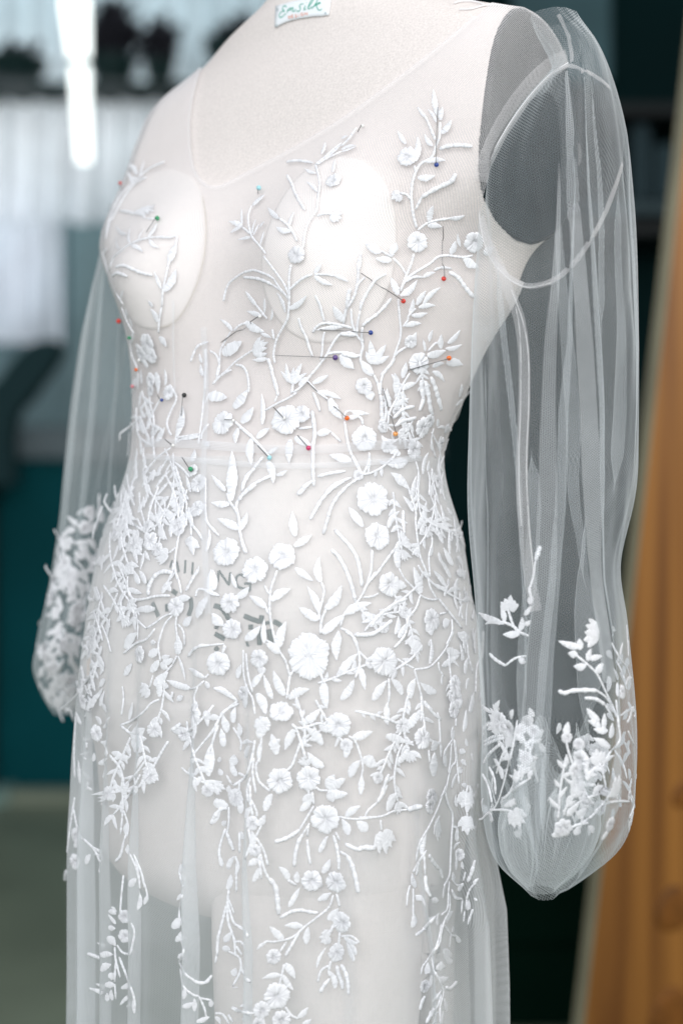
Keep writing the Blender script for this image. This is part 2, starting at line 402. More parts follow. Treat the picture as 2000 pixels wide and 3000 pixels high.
# neckline: the bare part of the form in the photograph
NECK_R = [(624, 549), (650, 546), (700, 522), (780, 478), (860, 436), (1000, 352), (1150, 244), (1300, 128), (1390, 52), (1440, 6)]
NECK_L = [(606, 543), (588, 528), (572, 502), (562, 466), (557, 420), (556, 360), (562, 300), (574, 245), (586, 205)]
poly = np.array([(p.x, p.y) for p in catmull([Vector((*q, 0)) for q in NECK_L[::-1] + NECK_R], 6)] + [(1500, -400), (600, -400), (592, 150)])
def inpoly(pt, poly):
    x, y = pt[..., 0], pt[..., 1]; r = np.zeros(x.shape, bool); n = len(poly)
    for i in range(n):
        x1, y1 = poly[i]; x2, y2 = poly[(i + 1) % n]
        c = ((y1 > y) != (y2 > y)) & (x < (x2 - x1) * (y - y1) / ((y2 - y1) + 1e-9) + x1); r ^= c
    return r
pp = proj(G); front = np.repeat((st_ > -.25)[None], len(ZG), 0)
bare = inpoly(pp, poly) & front
bare |= (~front) & (np.abs(np.repeat(ZG[:, None], NA, 1)) > 0) & (ZG[:, None] > .40) & (np.abs(ct)[None] < .75)
RING = np.array([(1664, 196), (1610, 232), (1548, 302), (1484, 398), (1436, 492), (1414, 580), (1416, 660), (1444, 748), (1494, 806), (1545, 834), (1610, 822), (1670, 776), (1720, 708), (1770, 616), (1806, 526), (1836, 420), (1850, 300), (1790, 240)], float)
bare |= inpoly(pp, RING) & (ct > .55)[None]
wi = int(np.argmin(np.abs(ZG - .044)))
arc = np.cumsum(np.linalg.norm(np.roll(hip, -1, 0) - hip, axis=1)); 
seg = np.linalg.norm(np.diff(G, axis=1, append=G[:, :1]), axis=2); cum = np.cumsum(seg, 1) - seg; j0 = int(55 / 360 * NA); cum = cum - cum[:, j0:j0 + 1]
UVG = np.stack([cum, np.repeat(ZG[:, None], NA, 1)], -1)
def outside(P): return inpoly(P, poly) | inpoly(P, RING)
def trim(Gs, keep):
    """pull the first row of cut vertices back to the cut line so that the cloth has a clean edge."""
    Gs = Gs.copy(); k2 = keep.copy(); nz = len(Gs)
    for i in range(nz):
        for j in range(NA):
            if keep[i, j]: continue
            best = None
            for di, dj in ((0, 1), (0, -1), (1, 0), (-1, 0), (1, 1), (1, -1), (-1, 1), (-1, -1)):
                a, b = i + di, (j + dj) % NA
                if 0 <= a < nz and keep[a, b]: best = (a, b); break
            if best is None: continue
            p, q = G[i, j].copy(), G[best].copy(); lo, hi = 0.0, 1.0     # lo: cut side, hi: kept side
            if not outside(proj(p[None]))[0]: continue
            for _ in range(14):
                m_ = (lo + hi) / 2
                if outside(proj((p + (q - p) * m_)[None]))[0]: lo = m_
                else: hi = m_
            Gs[i, j] = p + (q - p) * hi; k2[i, j] = True
    return Gs, k2
def part_grid(name, i0, i1, m, keep=None):
    P = G[i0:i1]; kp = None
    if keep is not None: P, kp = trim(P, keep[i0:i1])
    P = P.reshape(-1, 3)
    f = [q for q in grid_faces(i1 - i0, NA, True, kp)]
    # the cloth seam of the UV grid falls at the back
    return gpar(new_obj(name, P, f, m, uv=UVG[i0:i1].reshape(-1, 2)))
bodice = part_grid("bodice", 0, wi + 1, M['tulle'], ~bare)
skirt = part_grid("skirt", wi, len(ZG), M['tulle_skirt'])
BV_G = BVHTree.FromPolygons([tuple(v) for v in G.reshape(-1, 3)], grid_faces(len(ZG), NA))
# smooth carrier for seams and pins
def cast(px, py, bv=BV_G, off=0.0):
    o, d = ray(px, py); h = bv.ray_cast(o, d)
    if h[0] is None: return None
    n = h[1] if h[1].dot(d) < 0 else -h[1]
    return h[0] + n * off, n
def cast_line(pts, bv=BV_G, off=.001, n=10):
    """a pixel polyline laid on the cloth; points past the outline stay beside it."""
    pts = [Vector((a, b, 0)) for a, b in pts]; C = catmull(pts, n); P = []; N = []; last = None; pend = []
    for c in C:
        h = cast(c.x, c.y, bv, off)
        if h is None:
            if last is None: pend.append(c); continue
            dep = last.y + CAMD; q = at(c.x, c.y, dep); P.append(q); N.append(N[-1])
        else:
            if pend:
                for e in pend: P.append(at(e.x, e.y, h[0].y + CAMD)); N.append(h[1])
                pend = []
            P.append(h[0]); N.append(h[1]); last = h[0]
    if not P:
        for e in pend:
            w, nn, _, _ = bv.find_nearest(at(e.x, e.y, CAMD)); P.append(at(e.x, e.y, w.y + CAMD)); N.append(Vector((0, -1, 0)))
    return P, N
def strip(name, pts, wpx, m, bv=BV_G, off=.0012, par=None, thick=0.0):
    """a flat ribbon of cloth lying on the surface."""
    P, N = cast_line(pts, bv, off, 12); V = []; F = []; uvs = []; L = 0
    for i in range(len(P)):
        t = (P[min(i + 1, len(P) - 1)] - P[max(i - 1, 0)]).normalized(); b = t.cross(N[i]).normalized()
        wq = wpx if not isinstance(wpx, tuple) else wpx[0] + (wpx[1] - wpx[0]) * min(1, 1.6 * i / len(P))
        w = wq / 2 * (P[i].y + CAMD) / FPX
        if i: L += (P[i] - P[i - 1]).length
        for k in (-1, 0, 1):
            V.append(P[i] + b * (w * k) + N[i] * (.0004 if k == 0 else 0)); uvs.append((w * k, L))
    for i in range(len(P) - 1):
        for k in (0, 1): F.append((i * 3 + k, i * 3 + k + 1, i * 3 + 4 + k, i * 3 + 3 + k))
    return new_obj(name, V, F, m, uv=uvs) if par is None else par(new_obj(name, V, F, m, uv=uvs))
def cord(name, pts, rpx, m, bv=BV_G, off=.0006, par=None, n=10):
    P, N = cast_line(pts, bv, off, n); R = [rpx * (p.y + CAMD) / FPX for p in P]
    v, f = tube_mesh(P, R, 6, N); return new_obj(name, v, f, m) if par is None else par(new_obj(name, v, f, m))
strip("neckline_hem", NECK_L[::-1] + NECK_R[:-1], 11, M['tulle_hem'], par=gpar, off=.0008)
M['white_thread'] = mat("white_thread", (.9, .9, .91), rough=.6)
strip("waist_seam", [(430, 1298), (520, 1300), (620, 1306), (760, 1316), (900, 1318), (1020, 1312), (1120, 1304), (1210, 1300)], 26, M['tulle_dense'], par=gpar)
strip("waist_seam", [(430, 1338), (600, 1352), (760, 1364), (900, 1366), (1040, 1360), (1150, 1350), (1230, 1342)], 16, M['tulle_dense'], par=gpar)
strip("front_seam", [(598, 960), (606, 1080), (606, 1200), (600, 1340), (598, 1480), (604, 1640), (612, 1800)], 20, M['tulle_dense'], par=gpar)
strip("front_seam", [(510, 880), (510, 1000), (516, 1160)], 7, M['tulle_dense'], par=gpar)
# bra cups sewn inside the bodice
BV_CUP = BV_BODY
def cup(outline, depth=.0012):
    c = np.array(outline).mean(0); n = len(outline)
    pts = catmull([Vector((a, b, 0)) for a, b in outline + outline[:1]], 6)[:-1]; m_ = len(pts); V = []; F = []
    rr = [0, .3, .55, .75, .88, .96, 1.0, 1.0]; oo = [depth] * 6 + [depth * .8, -.0012]
    for r, o in zip(rr, oo):
        for p in pts:
            q = (c[0] + (p.x - c[0]) * r, c[1] + (p.y - c[1]) * r); h = cast(q[0], q[1], BV_CUP, o)
            if h is None:
                x = q[0]
                while h is None and abs(x - c[0]) > 4: x += (c[0] - x) * .06; h = cast(x, q[1], BV_CUP, o)
            V.append(h[0])
    for i in range(len(rr) - 1):
        for k in range(m_):
            k2 = (k + 1) % m_; F.append((i * m_ + k, i * m_ + k2, (i + 1) * m_ + k2, (i + 1) * m_ + k))
    return gpar(new_obj("bra_cup", V, F, M['cup'])), pts
_, pl = cup([(505, 496), (560, 520), (590, 570), (602, 650), (598, 740), (580, 820), (550, 890), (510, 945), (450, 965), (390, 940), (345, 860), (322, 760), (322, 680), (345, 600), (385, 545), (440, 510)])
_, pr = cup([(1000, 456), (1060, 470), (1110, 510), (1145, 570), (1160, 650), (1158, 750), (1140, 840), (1100, 920), (1030, 985), (950, 1005), (870, 985), (810, 930), (775, 850), (768, 760), (790, 660), (835, 570), (890, 505), (945, 468)])
cord("cup_stitching", [(592, 575), (602, 650), (598, 740), (580, 820), (550, 890), (510, 945), (460, 962)], 1.4, mat("cup_thread", (.62, .56, .47), rough=.8), par=gpar, off=-.001)
# ------------------------------------------------------------------ balloon sleeves
def sleeve_mesh(table, depth, half_d, folds, nz=150, close=True, seed=1):
    """loft of pleated rings; table rows = (photo row, left, right)."""
    r = np.random.default_rng(seed)
    py = np.linspace(table[0][0], table[-1][0], nz)
    HD = gsm(np.interp(py, [a for a, _ in half_d], [b for _, b in half_d]), 3); DP = gsm(np.interp(py, [a for a, _ in depth], [b for _, b in depth]), 3)
    PF = np.clip((2200 - py) / 500, 0, 1) * .8; rw = 1500 + (py - 1500) * (DP - HD * PF) / DP     # the row at which each ring's outline shows
    L = gsm(np.interp(rw, [a for a, _, _ in table], [b for _, b, _ in table]), 2.0); R = gsm(np.interp(rw, [a for a, _, _ in table], [c for _, _, c in table]), 2.0)
    n = 420; td = np.linspace(0, 360, n, endpoint=False); P = np.zeros((nz, n, 3)); UV = np.zeros((nz, n, 2)); zl = 0
    for i in range(nz):
        t2 = td.copy(); rad = np.ones(n)
        for (pxs, w, K, D, side) in folds:
            xx = np.interp(py[i], [a for a, _ in pxs], [b for _, b in pxs])
            if py[i] < pxs[0][0] - 60 or py[i] > pxs[-1][0] + 60: continue
            fade = min(1, (py[i] - pxs[0][0] + 60) / 140, (pxs[-1][0] + 60 - py[i]) / 140); fade = max(0, fade)
            cxp = (L[i] + R[i]) / 2; hw = max(20, (R[i] - L[i]) / 2)
            sx = max(-.97, min(.97, (xx - cxp) / hw))
            a = math.degrees(math.acos(sx))          # 0 = right, 90 = towards the camera, 180 = left
            if side < 0: a = -a
            w_ = w * min(1, max(.3, (py[i] - 100) / 900)); x = ((td - a + 180) % 360 - 180) / w_; e = x * np.exp(-x * x)
            t2 = t2 - K * fade * w_ * e; rad = rad - D * fade * e * 2 + D * .5 * fade * np.exp(-x * x)
        rad = rad + .02 * np.sin(np.radians(td) * 5 + py[i] * .004) + .016 * np.sin(np.radians(td) * 11 + 1 + py[i] * .006) + .008 * np.sin(np.radians(td) * 19 + 2 + py[i] * .009)
        a = np.radians(t2); d0 = DP[i]
        x0 = ((L[i] + R[i]) / 2 - 1000) / FPX * d0; hw = (R[i] - L[i]) / 2 / FPX * d0
        X = x0 + hw * np.cos(a) * rad; Y = -CAMD + d0 - HD[i] * np.sin(a) * rad
        dd = Y + CAMD; px = 1000 + FPX * X / dd; jl, jr = px.argmin(), px.argmax()
        xl = (L[i] - 1000) / FPX * dd[jl]; xr = (R[i] - 1000) / FPX * dd[jr]
        s = (xr - xl) / max(1e-6, X[jr] - X[jl]); X = (X - X[jl]) * s + xl
        P[i, :, 0] = X; P[i, :, 1] = Y; P[i, :, 2] = (1500 - py[i]) / FPX * (d0 - HD[i] * .8 * max(0, min(1, (2200 - py[i]) / 500)))
        sg = np.linalg.norm(np.diff(P[i], axis=0, append=P[i, :1]), axis=1); cu = np.cumsum(sg) - sg; UV[i, :, 0] = cu - cu[n // 4]; UV[i, :, 1] = P[i, :, 2]
    return P, UV, n, nz
SLV_R = [(26, 1575, 1640), (40, 1552, 1664), (60, 1540, 1692), (95, 1560, 1722), (130, 1604, 1742), (160, 1634, 1756), (188, 1644, 1768), (228, 1594, 1784), (300, 1528, 1808), (395, 1462, 1833), (490, 1414, 1846), (580, 1392, 1854), (640, 1394, 1860), (700, 1398, 1863), (760, 1394, 1866),
         (850, 1388, 1868), (1000, 1380, 1870), (1200, 1374, 1870), (1400, 1368, 1868), (1480, 1368, 1856), (1560, 1372, 1834), (1640, 1380, 1814), (1700, 1386, 1816), (1800, 1394, 1836),
         (1900, 1400, 1845), (2000, 1404, 1856), (2100, 1410, 1864), (2200, 1410, 1866), (2300, 1406, 1862), (2380, 1410, 1852), (2440, 1418, 1836), (2490, 1430, 1800), (2530, 1446, 1750), (2556, 1462, 1712), (2574, 1490, 1684), (2590, 1520, 1656), (2604, 1548, 1624), (2614, 1568, 1598)]
TA = [(460, 1634), (560, 1632), (800, 1618), (1200, 1600), (1500, 1600), (1700, 1592), (1900, 1572), (2100, 1556), (2300, 1550), (2560, 1560)]
TB = [(150, 1668), (200, 1670), (400, 1670), (560, 1676), (800, 1692), (1000, 1706), (1200, 1718), (1500, 1728), (1700, 1738), (1850, 1762), (2000, 1776), (2300, 1740), (2560, 1640)]
FR = [  # visible pleats, front (side 1) and back (side -1): photo track, width deg, strength, depth
    (TB, 14, 2.3, .11, 1), (TA, 10, 2.5, .09, 1), (TB[2:], 13, 2.2, .08, -1), ([(1300, 1590)] + TA[4:], 14, 2.4, .08, -1),
    ([(780, 1440), (1000, 1455), (1400, 1490), (1800, 1510), (2100, 1500)], 4.5, 1.8, .05, 1),
    ([(900, 1800), (1300, 1806), (1600, 1790)], 5.0, 1.7, .05, 1),
    ([(150, 1760), (400, 1790), (600, 1800), (900, 1800)], 6, 1.8, .06, -1),
    ([(1000, 1430), (1500, 1450), (2100, 1450), (2500, 1520)], 6, 2.2, .06, -1),
    ([(2100, 1480), (2300, 1490), (2580, 1540)], 9, 2.4, .09, 1), ([(2150, 1650), (2300, 1660), (2580, 1600)], 9, 2.4, .09, 1), ([(2200, 1760), (2400, 1740), (2580, 1640)], 8, 2.2, .08, 1),
    ([(2100, 1620), (2400, 1600)], 9, 2.4, .09, -1), ([(2150, 1720), (2400, 1690)], 8, 2.4, .09, -1), ([(2200, 1460), (2500, 1520)], 8, 2.4, .09, -1),
    ([(500, 1835), (900, 1840), (1400, 1835)], 7, 2.2, .06, -1), ([(400, 1815), (900, 1826), (1400, 1822)], 5, 2.0, .05, 1), 
    ([(1500, 1780), (1700, 1770), (2200, 1800), (2500, 1700)], 7, 2.2, .06, -1)]
PR, UVR, nR, nzR = sleeve_mesh(SLV_R, [(30, 1.155), (300, 1.14), (700, 1.125), (1500, 1.115), (2612, 1.12)], [(28, .012), (60, .03), (120, .052), (300, .070), (700, .075), (1500, .068), (1700, .064), (2200, .078), (2450, .068), (2560, .048), (2614, .012)], FR)
fR = grid_faces(nzR, nR)
sleeve_r = gpar(new_obj("sleeve", PR.reshape(-1, 3), fR, M['tulle_sleeve'], uv=UVR.reshape(-1, 2)))
sleeve_r['label'] = "clear near sleeve hanging beside the wooden board"
BV_R = BVHTree.FromPolygons([tuple(v) for v in PR.reshape(-1, 3)], fR)
# its back wall only, for the far half of the armhole seam and lace seen through the net
def spar(s):
    def f(o): o.parent = s; return o
    return f
# children of the sleeve share its frame: the sleeve object carries the inverse offset
def on_sleeve(o, s=None):
    s = s or sleeve_r
    o.parent = s; o.matrix_parent_inverse = Matrix.Identity(4); return o
pr_ = lambda o: on_sleeve(o, sleeve_r)
strip("armhole_seam", [(1668, 190), (1610, 228), (1545, 300), (1480, 395), (1432, 490), (1410, 580), (1412, 660), (1440, 750), (1490, 810), (1545, 838), (1610, 826), (1670, 780), (1720, 712), (1770, 620), (1800, 540), (1818, 480)], 15, M['tulle_hem'], BV_R, par=pr_)
strip("seam_allowance", [(1655, 168), (1590, 205), (1520, 275), (1455, 370), (1418, 450), (1406, 530)], 46, M['tulle_hem'], BV_G, .0012, par=gpar)
strip("armhole_seam", [(1668, 194), (1715, 212), (1755, 236), (1780, 258)], 14, M['tulle_hem'], BV_R, par=pr_)
cord("seam_stitching", [(1664, 186), (1606, 226), (1541, 298), (1476, 393), (1428, 488), (1408, 575), (1410, 662), (1436, 752), (1488, 814), (1545, 842), (1612, 830)], 1.1, M['white_thread'], BV_R, .001, par=pr_)
strip("sleeve_seam", [(1412, 640), (1440, 720), (1490, 850), (1520, 930), (1534, 1030), (1536, 1150), (1530, 1300), (1528, 1420), (1536, 1560), (1552, 1700), (1568, 1790)], 34, M['tulle_hem'], BV_R, par=pr_)
cord("seam_stitching", [(1512, 900), (1522, 960), (1526, 1060), (1524, 1200), (1520, 1320), (1520, 1420), (1526, 1540)], .8, M['white_thread'], BV_R, .0012, par=pr_)
cord("seam_stitching", [(1500, 850), (1534, 950), (1548, 1050), (1548, 1200), (1542, 1320), (1542, 1420), (1550, 1560), (1562, 1680)], .8, M['white_thread'], BV_R, .0012, par=pr_)
strip("shoulder_seam", [(1636, 46), (1660, 90), (1672, 140), (1676, 186)], 12, M['tulle_hem'], BV_R, par=pr_)
# the gathered cuff that rolls back up inside the balloon
CUF = [(2180, 1530, 1690), (2260, 1505, 1720), (2340, 1475, 1760), (2420, 1455, 1760), (2490, 1462, 1735), (2540, 1482, 1700), (2580, 1512, 1660), (2608, 1556, 1612)]
FCU = [([(2200, x), (2600, 1570 + (x - 1590) * .3)], 9, 2.3, .10, sd_) for x, sd_ in ((1510, 1), (1570, 1), (1640, 1), (1700, 1), (1540, -1), (1620, -1), (1680, -1))]
PC_, UVC, nC, nzC = sleeve_mesh(CUF, [(2180, 1.12), (2600, 1.12)], [(2180, .03), (2420, .045), (2590, .012)], FCU, 50)
for i in range(nzC): PC_[i, :, 2] += .018 * np.sin(np.linspace(0, 6 * math.pi, nC, endpoint=False) + .5) * max(0, 1 - i / 22)
on_sleeve(new_obj("cuff", PC_.reshape(-1, 3), grid_faces(nzC, nC), M['tulle_cuff'], uv=UVC.reshape(-1, 2)))
bk = [q for q in fR if (q[0] % nR) > nR // 2]
BV_RB = BVHTree.FromPolygons([tuple(v) for v in PR.reshape(-1, 3)], bk)
# the two long pressed pleats: cloth doubled on itself
strip("pleat", [(1660, 212), (1666, 320), (1672, 450), (1680, 620), (1694, 800), (1708, 1000), (1722, 1250), (1732, 1500), (1742, 1700), (1764, 1860), (1780, 2000)], (8, 74), M['tulle_pleat'], BV_R, .0012, par=pr_)
strip("pleat", [(1636, 480), (1634, 620), (1626, 800), (1612, 1000), (1604, 1250), (1602, 1450), (1594, 1700), (1576, 1880), (1560, 2080), (1548, 2260)], (2, 64), M['tulle_pleat'], BV_R, .0012, par=pr_)
SLV_L = [(600, 330, 380), (700, 306, 400), (800, 284, 420), (900, 258, 430), (1000, 236, 440), (1200, 206, 430), (1400, 186, 420), (1500, 178, 400), (1600, 164, 380), (1700, 148, 350), (1800, 126, 330), (1850, 112, 320),
         (1900, 100, 310), (1950, 97, 300), (2000, 108, 290), (2040, 114, 270), (2070, 140, 250), (2092, 178, 215)]
FL = [([(700, 340), (1200, 300), (1500, 270), (1800, 230), (2050, 190)], 8, 2.2, .07, 1), ([(800, 300), (1300, 230), (1700, 190), (2000, 150)], 6, 1.8, .06, 1), ([(900, 380), (1500, 340), (1900, 260)], 6, 1.8, .06, 1),
      ([(900, 350), (1500, 240), (1900, 200)], 8, 1.8, .05, -1), ([(900, 280), (1500, 220), (1900, 160)], 8, 1.8, .05, -1)]
PL, UVL, nL, nzL = sleeve_mesh(SLV_L, [(600, 1.40), (2100, 1.43)], [(600, .05), (1000, .06), (1900, .06), (2092, .01)], FL, 110)
PL[:, :, 0] += np.sin(PL[:, :, 2] * 130)[:, :] * .0012 * np.clip((-.10 - PL[:, :, 2]) / .05, 0, 1)
fL = grid_faces(nzL, nL)
sleeve_l = gpar(new_obj("sleeve", PL.reshape(-1, 3), fL, M['tulle_far'], uv=UVL.reshape(-1, 2)))
sleeve_l['label'] = "blurred far sleeve hanging against the dark teal cabinet"
BV_L = BVHTree.FromPolygons([tuple(v) for v in PL.reshape(-1, 3)], fL)
